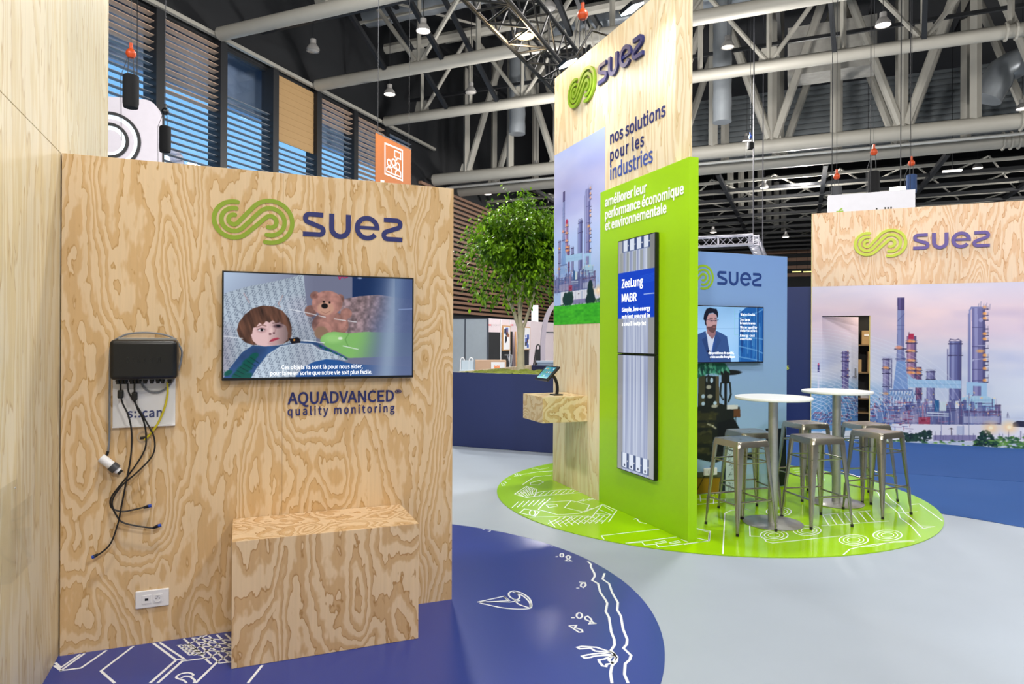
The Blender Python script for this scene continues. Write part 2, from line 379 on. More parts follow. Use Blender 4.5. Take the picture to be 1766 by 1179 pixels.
# ------------------------------------------------------------------ floor
HF = MB(FLOOR)
o = MB().add([H(-21, -26, 0), H(46, -26, 0), H(46, 76, 0), H(-21, 76, 0)], [(0, 1, 2, 3)]).build('floor', mat('pale_grey_carpet', (152, 163, 176), 0.5, var=0.04, scale=3.0, bump=0.05)); tag(o, 'pale blue grey hall floor covering', kind='structure')
M_BLUECARPET = mat('blue_carpet', (20, 70, 134), 0.85, var=0.06, scale=2.0)
cp = [(7.4, 1.4), (6.40, 3.3), (6.255, 3.74), (6.145, 4.077), (6.048, 4.288), (5.62, 5.7), (5.60, 11.7), (13.6, 3.7), (11.0, 0.4)]
o = MB(FLOOR).poly(cp, 0.0006, 0.004).build('carpet', M_BLUECARPET); tag(o, 'plain royal blue carpet in front of the large printed plywood wall', 'carpet')
o = MB(FLOOR).poly([(8.2, 5.0), (5.9, 7.3), (5.9, 11.35), (13.45, 3.8), (10.2, 3.0)], 0.0042, 0.0062).build('carpet', mat('deep_blue_carpet', (10, 64, 128), 0.85, var=0.05)); tag(o, 'deeper blue carpet strip along the foot of the printed plywood wall', 'carpet')

def disc(name, label, c, r, m, z): 
    t = thing(name, label, 'floor graphic', (c[0], c[1], 0))
    MB(FLOOR).poly([(r * cos(2 * pi * k / 160), r * sin(2 * pi * k / 160)) for k in range(160)], 0.0006, z).build('vinyl_disc', m, t)
    return t
C_BLUE, C_GREEN = (0.277, 4.057), (4.515, 5.856)
M_VBLUE = mat('blue_vinyl', (38, 58, 138), 0.28, var=0.10, scale=0.8, spec=0.6)
M_VGREEN = mat('green_vinyl', (150, 200, 0), 0.12, var=0.03, scale=1.0, spec=0.6)
M_LINE = mat('white_print', (232, 236, 240), 0.35)
def art(t, c, r, z, lines, crop):
    """white line drawing printed on a floor disc; points in pixels of a measured crop (x0, y0, scale)"""
    b = MB(FLOOR); x0, y0, k = crop
    for w, pts, cl, sm in lines:
        g = [at_z(x0 + px / k, y0 + py / k) for px, py in pts]
        g = [(p.x - c[0], p.y - c[1]) for p in g]
        if sm: g = [(p.x, p.y) for p in smooth_path([(q[0], q[1], 0) for q in g], 5)]
        R = r - 0.01
        run = []
        for p in g + [None]:
            if p is not None and hypot(*p) <= R: run.append(p)
            else:
                if len(run) > 1: b.stroke(run, w, z, z + 0.0005, closed=cl and len(run) == len(g))
                run = []
    return b.build('line_drawing', M_LINE, t)
tb = disc('floor_sticker', 'round blue vinyl floor graphic with white line drawings under the plywood box', C_BLUE, 2.087, M_VBLUE, 0.0035)
Wd = 0.014
art(tb, C_BLUE, 2.087, 0.0036, [
    (Wd, [(995, 330), (1000, 350), (1022, 368), (1020, 385), (1045, 430), (1048, 450), (1030, 478), (1070, 500), (1085, 560), (1120, 610), (1133, 635), (1122, 690), (1145, 730), (1160, 830), (1180, 880), (1182, 920), (1158, 955), (1200, 1000), (1195, 1030), (1165, 1060), (1155, 1110), (1165, 1179)], 0, 0),
    (Wd, [(1097, 390), (1115, 430), (1100, 470), (1145, 500), (1165, 560), (1205, 630), (1200, 680), (1225, 720), (1240, 810), (1268, 880), (1265, 915), (1243, 940), (1295, 990), (1285, 1020), (1255, 1045), (1250, 1120), (1275, 1179)], 0, 0),
    (.011, [(250, 627), (430, 587), (460, 618), (265, 627), (470, 626), (540, 617)], 0, 0), (.011, [(265, 632), (400, 662), (520, 674), (600, 670), (618, 650), (605, 605), (560, 570), (500, 550), (465, 565), (470, 590), (510, 610), (535, 600), (530, 575), (505, 560)], 0, 1),
    (.011, [(498, 605), (530, 640), (600, 665)], 0, 1), (.011, [(490, 556), (560, 585), (605, 630), (610, 660)], 0, 1), (.011, [(430, 587), (470, 618)], 0, 0),
    (.011, [(845, 346), (888, 346), (862, 330), (850, 318), (868, 308), (885, 318), (872, 332), (845, 346)], 0, 0), (.011, arc(824, 307, 12, 0, 360, 12), 0, 0), (.013, [(781, 317), (797, 317)], 0, 0),
    (.011, [(940, 490), (980, 492), (988, 512), (970, 527), (952, 518), (955, 503), (980, 492)], 0, 0), (.013, [(922, 531), (943, 531)], 0, 0),
    (.011, [(1058, 772), (1010, 775), (1020, 760), (985, 745), (980, 728), (1000, 722), (1022, 740), (1030, 762), (1058, 772)], 0, 0), (.013, [(888, 733), (912, 733)], 0, 0), (.011, arc(943, 718, 19, 0, 360, 14), 0, 0),
    (.011, [(872, 787), (922, 785), (912, 800), (960, 815), (965, 830), (940, 832), (915, 815), (872, 787)], 0, 0),
    (Wd, [(1158, 968), (1060, 935), (960, 928), (930, 935), (945, 945), (1020, 940), (1050, 960), (1100, 965), (1160, 970), (1190, 988)], 0, 0),
    (Wd, [(1190, 990), (1080, 975), (1000, 985), (962, 995), (980, 1008), (1020, 1003), (1040, 995), (1100, 990), (1190, 992)], 0, 0),
    (Wd, [(1195, 995), (1150, 1000), (1110, 1015), (1075, 1020), (1080, 1035), (1100, 1060), (1125, 1065), (1130, 1050), (1165, 1045), (1195, 1000)], 0, 0), (Wd, [(1160, 1000), (1142, 1022), (1170, 1045)], 0, 0),
    (.011, [(285, 130), (300, 133), (310, 123)], 0, 0), (.011, arc(328, 133, 12, -120, 120, 10), 0, 0)], (760, 880, 3.943))
art(tb, C_BLUE, 2.087, 0.0036, [
    (.012, [(360, 285), (190, 408), (140, 372)], 0, 0), (.012, [(330, 290), (188, 388), (150, 352)], 0, 0), (.012, [(180, 410), (335, 390), (520, 262)], 0, 0),
    (.012, [(715, 232), (480, 412), (580, 500)], 0, 0), (.012, [(860, 210), (1022, 330), (1085, 325), (905, 205)], 0, 0), (.014, [(1022, 335), (835, 500)], 0, 0), (.014, [(1075, 335), (890, 500)], 0, 0), (.011, [(1080, 338), (1265, 315)], 0, 0),
    (.013, [(1325, 345), (1165, 500)], 0, 0), (.013, [(1650, 370), (1545, 500)], 0, 0),
    (.010, [(1100, 500), (1080, 480), (1025, 460), (1060, 432), (1120, 425), (1150, 440), (1130, 452), (1090, 450), (1060, 465)], 0, 1), (.010, [(1130, 455), (1160, 480), (1150, 500)], 0, 1)]
    + [(.010, [(1140 + 60 * i, 170 - 7 * i), (1340 + 60 * i, 355 - 7 * i)], 0, 0) for i in range(-1, 5)] + [(.010, [(1250 + 45 * i, 150 + 32 * i), (1080 + 60 * i, 235 + 28 * i)], 0, 0) for i in range(5)]
    + [(.010, [(1150 + 28 * i, 172 + 30 * i), (1440 + 28 * i, 190 + 30 * i)], 0, 0) for i in range(4)] + [(.009, [(1030 + 24 * i, 225 + 17 * i), (1140 + 24 * i, 220 + 17 * i)], 0, 0) for i in range(5)] + [(.009, [(1035 + 35 * i, 222), (1125 + 35 * i, 298)], 0, 0) for i in range(4)] + [(.010, [(1340, 355), (1430, 345)], 0, 0)], (60, 1060, 4.205))
tg = disc('floor_sticker', 'round apple green vinyl floor graphic with white line drawings under the bar tables', C_GREEN, 2.156, M_VGREEN, 0.0075)
ln = []
def poly_(pts, w=.010, cl=0, sm=0): ln.append((w, pts, cl, sm))
poly_([(130, 402), (460, 372)]); poly_([(160, 432), (430, 402)]); poly_([(420, 545), (925, 535)]); poly_([(520, 578), (925, 535), (988, 445)]); poly_([(880, 400), (985, 445)]); poly_([(880, 400), (800, 495), (740, 505)])
for i in range(8): poly_([(150 + 40 * i, 430 - 4 * i), (200 + 40 * i, 378 + 6 - 4 * i)], .008)
for i in range(11): poly_([(420 + 45 * i, 548), (520 + 42 * i, 500 - 2 * i)], .008)
for i in range(9): poly_([(470 + 45 * i, 520), (520 + 45 * i, 575 - 5 * i)], .008)
for i in range(5): poly_([(800 + 28 * i, 500 - 30 * i), (900 + 20 * i, 530 - 25 * i)], .008)
poly_([(830, 470), (950, 480), (860, 445)], .008); poly_([(390, 440), (440, 385), (640, 372)]); poly_([(390, 440), (540, 480), (700, 470), (800, 430)]); poly_([(590, 425), (640, 372), (780, 405), (760, 440)]); poly_([(590, 425), (740, 460), (840, 420), (880, 400)])
poly_([(250, 465), (285, 435), (400, 455), (365, 492), (250, 465)]); poly_(arc(345, 466, 22, 0, 360, 12)); poly_([(300, 500), (500, 495), (700, 490), (800, 495)], .008, 0, 1)
poly_([(450, 405), (530, 400), (540, 415), (470, 425), (450, 405)], .008); poly_([(530, 545), (600, 490), (650, 505), (610, 520)], .008)
poly_([(270, 250), (360, 190), (490, 178)]); poly_([(330, 235), (400, 218), (430, 230), (390, 252), (330, 250), (330, 235)], .008); poly_([(210, 322), (300, 262), (380, 285)]); poly_([(210, 322), (300, 348), (360, 340), (380, 285)])
for i in range(6): poly_([(230 + 22 * i, 312 - 9 * i), (290 + 12 * i, 346 - 4 * i)], .007); poly_([(240 + 20 * i, 325 - 3 * i), (310 + 12 * i, 265 + 3 * i)], .007)
poly_([(300, 345), (720, 310)]); poly_([(360, 310), (600, 285), (690, 290)])
for i in range(8): poly_([(350 + 42 * i, 342 - 4 * i), (395 + 42 * i, 305 - 3 * i)], .007)
poly_([(270, 140), (330, 155), (500, 145)]); poly_([(250, 175), (400, 150), (500, 152)], .008); poly_([(340, 130), (370, 125), (400, 135), (470, 120)], .008)
for (x, y) in ((110, 250), (150, 200), (200, 180), (230, 175), (120, 232)): poly_([(x - 20, y), (x, y - 12), (x + 5, y + 8), (x + 30, y + 5), (x + 10, y - 10)], .007)
poly_([(870, 640), (1310, 590)]); poly_([(890, 668), (870, 640)]); poly_([(1055, 697), (1445, 650)]); poly_([(1070, 697), (1180, 690), (1200, 712), (1285, 705), (1310, 725)], .009); poly_([(1290, 728), (1690, 680), (1700, 605), (1580, 580)])
for x in (1280, 1385): poly_([(x, 695), (x + 25, 688 + 12), (x + 90, 690), (x + 70, 678), (x, 695)], .008)
poly_([(1530, 690), (1480, 668)]); poly_([(1115, 515), (1140, 510), (1160, 535), (1215, 548)], .01, 0, 1); poly_([(660, 385), (830, 350), (870, 372)]); 
for i in range(4): poly_([(690 + 40 * i, 382 - 5 * i), (740 + 40 * i, 358 - 2 * i)], .007)
art(tg, C_GREEN, 2.156, 0.0076, ln, (840, 780, 4.415)); ln = []
poly_([(245, 650), (258, 390), (300, 372), (390, 362), (420, 372)]); poly_([(415, 470), (418, 535), (500, 540)]); poly_([(65, 485), (160, 512), (155, 565), (0, 590)]); poly_([(65, 545), (155, 565)], .008)
for (x, y, s_) in ((570, 530, 1.0), (780, 500, 1.0), (1075, 560, 1.05), (1290, 530, 1.05), (600, 380, 0.9)):
    for r in (88, 62, 38): poly_([(x + r * s_ * cos(radians(a)), y + r * 0.36 * s_ * sin(radians(a))) for a in range(0, 361, 15)], .007 if r < 80 else .009)
poly_([(x, y) for x, y in ((505, 545), (520, 570), (560, 580), (990, 535))], .009); poly_([(1010, 655), (1050, 620), (1130, 600), (1210, 588), (1330, 575), (1460, 570)]); poly_([(1100, 605), (1200, 600), (1330, 570), (1480, 560)], .008)
for i in range(7): poly_([(880 + 45 * i, 405 - 5 * i), (920 + 48 * i, 470 - 5 * i)], .009); 
poly_([(870, 470), (1300, 440)], .008); poly_([(870, 400), (1180, 375)], .008)
poly_([(1180, 225), (1230, 260), (1250, 300), (1300, 340), (1360, 390), (1370, 420), (1440, 470), (1500, 540), (1540, 570)]); poly_([(1280, 260), (1310, 300), (1370, 345), (1400, 390), (1450, 430), (1520, 490), (1590, 545)]); poly_([(1250, 225), (1310, 215), (1480, 340), (1640, 490)]); poly_([(1440, 335), (1490, 330), (1640, 440), (1665, 485)])
poly_([(1350, 390), (1480, 380)], .008); poly_([(1480, 470), (1590, 475), (1500, 490)], .008)
for i in range(5): poly_([(690 + 10 * i, 110 + 14 * i), (760 + 30 * i, 105 + 14 * i), (770 + 30 * i, 125 + 14 * i)], .007)
poly_([(70, 300), (260, 300), (260, 320), (70, 335)], .009); poly_([(100, 275), (105, 315)], .009); poly_([(140, 285), (190, 285), (185, 330)], .009); poly_(arc(155, 292, 10, 0, 360, 10), .007)
for i in range(6): poly_([(180 + 24 * i, 275 - 5 * i), (210 + 30 * i, 250 - 4 * i)], .006)
art(tg, C_GREEN, 2.156, 0.0076, ln, (1180, 780, 3.679))

# ------------------------------------------------------------------ left stand walls
FL = Fr((-0.84, -1.5, 0), pi / 2)
t = thing('plywood_partition', 'tall pale plywood side wall at the left edge, rising past the frame', 'partition', FL.o, FL.rot)
for nm, z0, z1 in (('lower_sheet', 0, 2.519), ('upper_sheet', 2.522, 4.6)): MB().box(0, 6.77, 0, 0.10, z0, z1).build(nm, M_PINE_PALE, t, bevel=0.0015)
F1 = Fr((-0.838, 3.976, 0), 0.0)
t = thing('low_stand_wall', 'low plywood stand panel with a television and sensor box', 'stand wall', F1.o)
MB().box(0.004, 1.0545, 0, 0.10, 0, 2.521).build('left_sheet', M_PINE, t, bevel=0.001)
MB().box(1.0555, 2.046, 0, 0.10, 0, 2.521).build('right_sheet', M_PINE, t, bevel=0.001)
logo(t, 1.161, 2.174, 1.0, mat('olive_green_lettering', (134, 160, 36), 0.5), M_NAVY, 0.0005, 0.002)
text('AQUADVANCED', t, F1, (495.7, 696.8), (679.5, 689.5), 677.0, M_NAVY, bold=0.035)
text('\u00ae', t, F1, (681.0, 683.5), (692.5, 682.9), 672.5, M_NAVY, bold=0.01)
text('quality monitoring', t, F1, (495.8, 716.2), (680.6, 711.4), 702.2, M_NAVY, xh=False, bold=0.03)

# ------------------------------------------------------------------ television on the low panel
OFF = -0.05
(xa, za), (xb, zb) = F1.uv(382, 656, OFF), F1.uv(714, 480, OFF)
TX0, TX1, TZ0, TZ1 = xa, xb, F1.uv(382, 656.5, OFF)[1], F1.uv(382, 466, OFF)[1]
t = thing('television', 'wide flat television showing a child in bed with a teddy bear', 'television', F1.at(0, 0, 0), F1.rot)
MB().box(TX0, TX1, OFF + 0.004, OFF + 0.038, TZ0, TZ1).build('housing', M_BLACK, t, bevel=0.003)
MB().box(TX0 + .3, TX1 - .3, OFF + 0.038, -0.001, TZ0 + .15, TZ1 - .15).build('wall_bracket', M_BLACKMATT, t)
cv = Cv(480, 272, TX0 + .009, TX1 - .009, TZ0 + .014, TZ1 - .009, (150, 158, 172))
cv.T = lambda x, y: F1.uv(380 + x / 5.194, 460 + y / 5.194, OFF)
def paint_child(c):
    X, Z, (x0, x1, z0, z1) = c.X, c.Z, c.r; u = (X - x0) / (x1 - x0); v = (Z - z0) / (z1 - z0)
    n = vnoise(X, Z, 6, 6, 1, 3)
    w = np.clip(1 - 2.2 * u, 0, 1) * v; base = np.array([112, 116, 140]) / 255
    c.I[:] = base + w[..., None] * np.array([70, 85, 85]) / 255
    c.poly([(1183, 60), (1760, 60), (1760, 300), (1183, 280)], (16, 44, 88)); c.ell(1250, 100, 20, 8, (180, 190, 220), .8, .6)
    c.line([(1060, 85), (1070, 110), (1090, 82), (1110, 100), (1140, 90)], 9, (190, 20, 70), .8)
    squig = lambda U, V, p, r: np.abs(((V / r + 0.36 * np.sin(2 * pi * U / p) * np.sign(np.cos(2 * pi * np.round(V / r)) + .1)) % 1) - .5)
    t_ = radians(-14); U = X * cos(t_) - Z * sin(t_) + .02 * n; V = X * sin(t_) + Z * cos(t_) + .012 * vnoise(X, Z, 9, 9, 4, 2)
    rh, pu = .042, .036; U = U + .30 * pu * np.sin(2 * pi * V / rh * 1.0); f_ = ((V / rh + .40 * np.sin(2 * pi * U / pu)) % 1) - .5; sl = .40 * rh * 2 * pi / pu * np.cos(2 * pi * U / pu)
    pat = np.clip((.0026 - np.abs(f_) * rh / np.sqrt(1 + sl * sl)) / .0022 + .5, 0, 1)
    shade = (0.80 + .35 * vnoise(X, Z, 5, 4, 2, 2))
    cloth = np.array([176, 190, 204]) / 255 * shade[..., None]; tint = vnoise(X, Z, 4, 5, 9, 1)[..., None]
    cloth = cloth * (1 - .25 * np.clip(tint - .55, 0, 1) * 2 * np.array([0, .7, .5]))
    cloth = cloth * (1 - pat[..., None] * .5) + pat[..., None] * .5 * np.array([58, 68, 90]) / 255
    def fill(pts, arr, a=1.0):
        p = [c.T(*q) for q in pts]; w_ = c.win(p); m = (c.mask(p, w_) * a)[..., None]; c.I[w_] = c.I[w_] * (1 - m) + arr[w_] * m
    pil = [(0, 260), (60, 228), (250, 175), (480, 130), (620, 98), (690, 80), (718, 64), (748, 75), (755, 170), (772, 330), (800, 420), (835, 480), (850, 560), (862, 680), (600, 740), (0, 1030)]
    fill(pil, cloth); c.line([(625, 100), (610, 200), (570, 290), (480, 350)], 7, (120, 132, 155), .5); c.line([(60, 300), (170, 400), (230, 450)], 9, (110, 120, 140), .45); c.line([(210, 235), (260, 320)], 12, (200, 150, 150), .4); c.line([(560, 255), (520, 330), (540, 360)], 10, (190, 130, 120), .4)
    # bear, cushion, sleeve
    fur = np.array([132, 112, 116]) / 255 * (0.55 + .9 * vnoise(X, Z, 55, 55, 5, 2))[..., None]
    fill([(1060, 330), (1120, 285), (1250, 262), (1420, 250), (1760, 300), (1760, 620), (1120, 600)], fur)
    brown = np.array([172, 124, 114]) / 255 * (0.78 + .42 * vnoise(X, Z, 40, 40, 6, 2))[..., None]
    def ef(cx, cy, rx, ry, k=1.0, a=1.0): fill([(cx + rx * cos(q / 16 * pi), cy + ry * sin(q / 16 * pi)) for q in range(32)], brown * k, a)
    ef(850, 258, 45, 40, .8); ef(1072, 285, 38, 42, .75); ef(985, 520, 165, 120, .85); ef(810, 395, 55, 52, .8); ef(1128, 418, 52, 48, .95); ef(958, 325, 138, 112); ef(1010, 500, 120, 80, .95)
    c.ell(850, 262, 26, 22, (110, 72, 66), .6, .5); c.ell(945, 372, 74, 58, (196, 150, 130), 1, .25); c.ell(935, 350, 30, 23, (14, 10, 12), 1, .15); c.ell(928, 313, 11, 10, (18, 10, 10), 1, .2); c.ell(979, 319, 10, 10, (18, 10, 10), 1, .2); c.line([(905, 400), (945, 418), (985, 395)], 4, (110, 70, 62), .7); c.line([(905, 285), (935, 290)], 8, (205, 160, 145), .6)
    ef(925, 560, 72, 68, 1.05); c.ell(905, 590, 62, 58, (140, 112, 92), 1, .25); c.ell(835, 470, 40, 60, (60, 42, 48), .35, .9)
    c.poly([(893, 660), (910, 620), (960, 590), (1020, 580), (1150, 595), (1300, 582), (1760, 590), (1760, 800), (1150, 815), (1030, 750), (950, 715)], (128, 184, 104)); c.ell(1010, 640, 80, 40, (160, 212, 130), .7, .9); c.line([(1150, 600), (1120, 650), (1150, 720)], 10, (86, 140, 70), .5); c.ell(1075, 640, 20, 12, (230, 240, 225), .9, .6)
    # hair and face
    hair = np.array([86, 58, 46]) / 255 * (0.45 + 1.1 * vnoise(X + .3 * Z, Z, 70, 12, 8, 2))[..., None]
    fill([(148, 570), (165, 500), (215, 430), (290, 372), (380, 345), (480, 355), (560, 395), (615, 460), (640, 540), (640, 610), (620, 660), (560, 690), (300, 700), (230, 680), (170, 630)], hair)
    skin = np.array([222, 186, 186]) / 255 * np.clip(1.02 - .5 * np.clip((X - F1.uv(380 + 420 / 5.194, 560, OFF)[0]) / .12, 0, 1), 0, 2)[..., None]
    fill([(272, 600), (285, 545), (330, 505), (420, 470), (520, 485), (590, 530), (606, 590), (603, 650), (560, 690), (480, 706), (400, 712), (330, 698), (290, 660)], skin)
    fill([(270, 610), (280, 540), (330, 470), (420, 445), (520, 440), (600, 500), (615, 560), (580, 500), (540, 488), (500, 505), (470, 478), (440, 500), (410, 485), (380, 520), (350, 500), (320, 540), (295, 545), (285, 600)], hair)
    c.ell(370, 566, 42, 24, (150, 108, 112), .55, .8); c.ell(366, 566, 28, 12, (235, 225, 228), 1, .3); c.ell(372, 565, 13, 13, (26, 18, 24), 1, .25); c.line([(336, 562), (368, 550), (400, 560)], 6, (40, 22, 26), .9); c.line([(325, 540), (370, 522), (410, 530)], 8, (110, 76, 66), .8)
    c.ell(515, 530, 40, 18, (70, 46, 56), .75, .6); c.ell(520, 528, 18, 9, (24, 16, 22), 1, .3); c.line([(470, 505), (520, 498), (560, 512)], 8, (70, 46, 46), .8)
    c.ell(455, 575, 16, 34, (238, 204, 202), .8, .8); c.ell(447, 602, 13, 8, (90, 48, 56), 1, .4); c.ell(480, 592, 10, 8, (80, 44, 54), 1, .4); c.line([(500, 540), (490, 580)], 9, (150, 108, 112), .5)
    c.poly([(437, 672), (455, 650), (480, 638), (515, 632), (530, 642), (505, 655), (470, 668)], (176, 66, 84)); c.line([(440, 671), (480, 653), (528, 643)], 4, (110, 34, 52), .9); c.ell(470, 685, 40, 12, (190, 150, 152), .6, .9)
    # shirt and blanket
    sh = np.array([52, 88, 142]) / 255 * (0.7 + .5 * vnoise(X, Z, 14, 14, 11, 2))[..., None]
    fill([(0, 1040), (90, 900), (190, 770), (290, 702), (400, 712), (500, 705), (640, 690), (480, 760), (330, 900), (260, 1040)], sh)
    fill([(560, 700), (700, 665), (860, 672), (930, 710), (1130, 810), (1000, 790), (850, 700), (700, 700)], sh)
    for (x, y, rx, ry) in ((300, 800, 46, 26), (255, 850, 66, 34), (215, 915, 80, 42), (165, 965, 70, 34), (70, 950, 40, 22), (230, 985, 60, 30)): c.ell(x, y, rx, ry, (6, 84, 72), .95, .4, 30)
    for i in range(6): c.line([(120 + 30 * i, 960 - 30 * i), (180 + 34 * i, 985 - 24 * i)], 7, (4, 40, 44), .8); c.poly([(880 + 45 * i, 695 + 22 * i), (920 + 45 * i, 712 + 22 * i), (900 + 45 * i, 728 + 22 * i)], (6, 80, 66))
    bl = [(250, 1040), (330, 900), (420, 790), (540, 712), (700, 684), (820, 692), (880, 740), (1000, 770), (1100, 810), (1150, 845), (1060, 830), (950, 828), (830, 852), (740, 915), (680, 970), (640, 1040)]
    fill(bl, cloth * 1.08); c.line(bl[2:8], 9, (215, 224, 232), .7)
    c.poly([(640, 1040), (690, 960), (760, 890), (840, 850), (950, 826), (1060, 836), (1180, 870), (1750, 900), (1750, 1040)], (34, 84, 150))
    c.poly([(610, 640), (650, 640), (690, 628), (722, 650), (715, 680), (640, 690)], (16, 16, 26)); c.ell(662, 655, 9, 9, (220, 150, 60), 1, .3)
    # soft figure at the right
    px = (X - x0) / (x1 - x0) * 1720 + 15; e = np.clip((px + 60 * (n - .5) - 1090 - 190 * v) / 330, 0, 1); e = e * e * (3 - 2 * e)
    haze = np.stack([98 + 40 * np.exp(-((px - 1480 - 90 * v) / 90) ** 2) - 30 * v * (px > 1560), 112 + 44 * np.exp(-((px - 1480 - 90 * v) / 90) ** 2) - 26 * v * (px > 1560), 150 + 34 * np.exp(-((px - 1480 - 90 * v) / 90) ** 2) - 18 * v * (px > 1560)], -1) / 255
    haze[v < .28] *= 1; c.I[:] = c.I * (1 - e[..., None] * .96) + haze * e[..., None] * .96
    c.line([(1600, 382), (1720, 376)], 8, (150, 170, 215), .7)
    for q in ((620, 380, 722, 400), (752, 405, 862, 432), (882, 437, 942, 450), (1022, 465, 1124, 482), (1146, 484, 1220, 494), (15, 620, 200, 640), (715, 655, 932, 680), (1100, 708, 1235, 738)): c.line([q[:2], q[2:]], 7, (236, 240, 246), .85)  # dashed reflections of the hall's strip lights, painted into the screen picture
    I = c.I.copy(); c.I[1:-1, 1:-1] = (I[1:-1, 1:-1] * 4 + I[:-2, 1:-1] + I[2:, 1:-1] + I[1:-1, :-2] + I[1:-1, 2:]) / 8
paint_child(cv); cv.obj('screen', M_SCREEN, t, OFF + 0.003)
M_SUB = mat('glowing_subtitle', (230, 235, 240), 0.4, emit=(226, 232, 240), es=0.9)
text('Ces objets ils sont l\u00e0 pour nous aider,', t, F1, (485.5, 636.4), (625.5, 634.3), 629.6, M_SUB, off=OFF + .002, bold=0.02, name='subtitle')
text('pour faire en sorte que notre vie soit plus facile.', t, F1, (466.3, 647.0), (641.8, 644.6), 640.0, M_SUB, off=OFF + .002, bold=0.02, name='subtitle')

# ------------------------------------------------------------------ sensor box, cables, sign plate, socket, holder
def P1(pts, off=-0.02): return [(lambda q: (q[0], off, q[1]))(F1.uv(160 + x / 2.744, 550 + y / 2.744, off)) for x, y in pts]
t = thing('controller_box', 'black rounded controller box with dangling cables on the plywood panel', 'control box', F1.o)
x0, z0 = F1.uv(187.5, 655.5, -.12); x1, z1 = F1.uv(306, 586, -.12)
bm = MB().box(x0, x1, -.12, -.012, z0, z1); ob = bm.build('housing', M_BLACK, t, bevel=0.022, seg=5, smooth=True)
text('s::can', t, F1, (217, 624.5), (276, 624.0), 613.5, mat('embossed_black', (26, 27, 30), 0.3), off=-.1195, bold=.03, thick=.002)
MB().box(x0 + .03, x1 - .012, -.05, -.004, z1 - .004, z1 + .011).build('top_rail', M_ALU, t, bevel=.002)
for i, fx in enumerate((.10, .155, .21, .30, .355, .41, .50, .60, .69, .76, .87)):
    cx = x0 + (x1 - x0) * fx; MB().lathe([(.0, .004), (.011, .004), (.012, -.012), (.009, -.014), (.009, -.024), (0, -.024)], 10, (cx, -.055, z0)).build('connector', M_BLACK, t, smooth=True)
def cable(nm, pts, off, r, m, sub=None):
    o_ = MB().tube(smooth_path(P1(pts, off), 6), r, 8).build(nm, m, t, smooth=True); return o_
cb1 = cable('sensor_cable', [(132, 300), (132, 345), (140, 395), (168, 455), (184, 540), (180, 650), (160, 760), (135, 890), (118, 970), (85, 1060), (40, 1105), (8, 1122)], -.045, .0042, M_CABLE)
cb2 = cable('sensor_cable', [(165, 300), (170, 345), (200, 395), (250, 480), (290, 560), (285, 640), (220, 715), (140, 785), (100, 840), (92, 880), (110, 925), (150, 965), (280, 988), (310, 978)], -.038, .0042, M_CABLE)
cb3 = cable('sensor_cable', [(198, 300), (198, 370), (210, 420), (240, 480), (252, 550), (245, 620), (190, 710), (110, 810), (85, 850), (85, 885), (105, 902), (150, 910), (235, 892), (265, 884)], -.030, .0042, M_CABLE)
cb4 = cable('grey_cable', [(232, 298), (240, 322), (270, 343), (310, 345), (350, 325), (385, 280), (412, 220), (422, 160), (410, 125), (385, 92), (330, 72), (250, 64), (170, 70), (120, 90), (95, 110), (82, 150), (80, 300), (79, 420), (78, 560), (72, 630)], -.018, .0048, M_GREYCABLE)
cb5 = cable('network_cable', [(352, 298), (354, 350), (340, 420), (310, 490), (275, 540), (245, 572)], -.022, .0052, mat('yellow_cable', (205, 190, 30), 0.45))
cb5['label'] = 'yellow cable'
for cb, (a, b) in ((cb1, ((132, 335), (132, 375))), (cb3, ((198, 345), (198, 385)))):
    (ax, ay, az), (bx, by, bz) = P1([a, b], -.045); MB().box(ax - .013, ax + .013, -.058, -.032, bz, az).build('cable_choke', M_BLACK, cb, bevel=.005, smooth=True)
M_CAP = mat('blue_plastic_cap', (28, 70, 170), 0.4)
for cb, a, b, c in ((cb2, (285, 988), (310, 978), (324, 974)), (cb3, (240, 892), (264, 885), (278, 882)), (cb1, (26, 1112), (8, 1122), (-4, 1128))):
    off = {cb1: -.045, cb2: -.038, cb3: -.030}[cb]; p = [Vector(q) for q in P1([a, b, c], off)]
    MB().tube(p[:2], [.006, .0095], 10).build('plug', M_BLACK, cb, smooth=True); MB().tube(p[1:], .0085, 10).build('plug_cap', M_CAP, cb, smooth=True)
p = [Vector(q) for q in P1([(72, 625), (66, 645)], -.02)]; MB().tube(p, .007, 8).build('strain_relief', M_BLACK, cb4)
p = [Vector(q) for q in P1([(38, 655), (88, 692), (92, 696), (112, 712), (124, 720), (134, 728)], -.035)]
MB().tube([p[0], p[1]], .022, 16).build('probe_body', M_WHITEPL, cb4, smooth=True); MB().tube([p[1], p[3]], .026, 16).build('probe_collar', mat('dark_grey_plastic', (60, 62, 66), 0.4), cb4, smooth=True); MB().tube([p[3], p[4]], .018, 12).build('probe_ring', M_WHITEPL, cb4, smooth=True); MB().tube([p[4], p[5]], .014, 10).build('probe_tip', M_BLACK, cb4)
t = thing('sign_plate', 'white plastic sign plate below the black controller box', 'sign', F1.o)
x0, z0 = F1.uv(194, 737.5, -.008); x1, z1 = F1.uv(302.5, 645, -.008)
MB().box(x0, x1, -.008, -.001, z0, z1).build('plate', M_WHITEPL, t, bevel=.001); MB().box(x0, x1, -.02, -.008, z0, z0 + .008).build('bottom_lip', M_WHITEPL, t, bevel=.001)
text('s::can', t, F1, (219.5, 720), (279.8, 717.5), 705.5, mat('slate_blue_lettering', (62, 70, 118), 0.5), off=-.0085, bold=.04)
xs, zs = F1.uv(227, 678.5, -.009); MB().box(xs, xs + .085, -.011, -.008, zs, zs + .014).build('slot_label', mat('pale_sticker', (205, 206, 210), 0.5), t)
t = thing('cable_grommet', 'round clear cable grommet in the plywood below the white sign plate', 'grommet', F1.o)
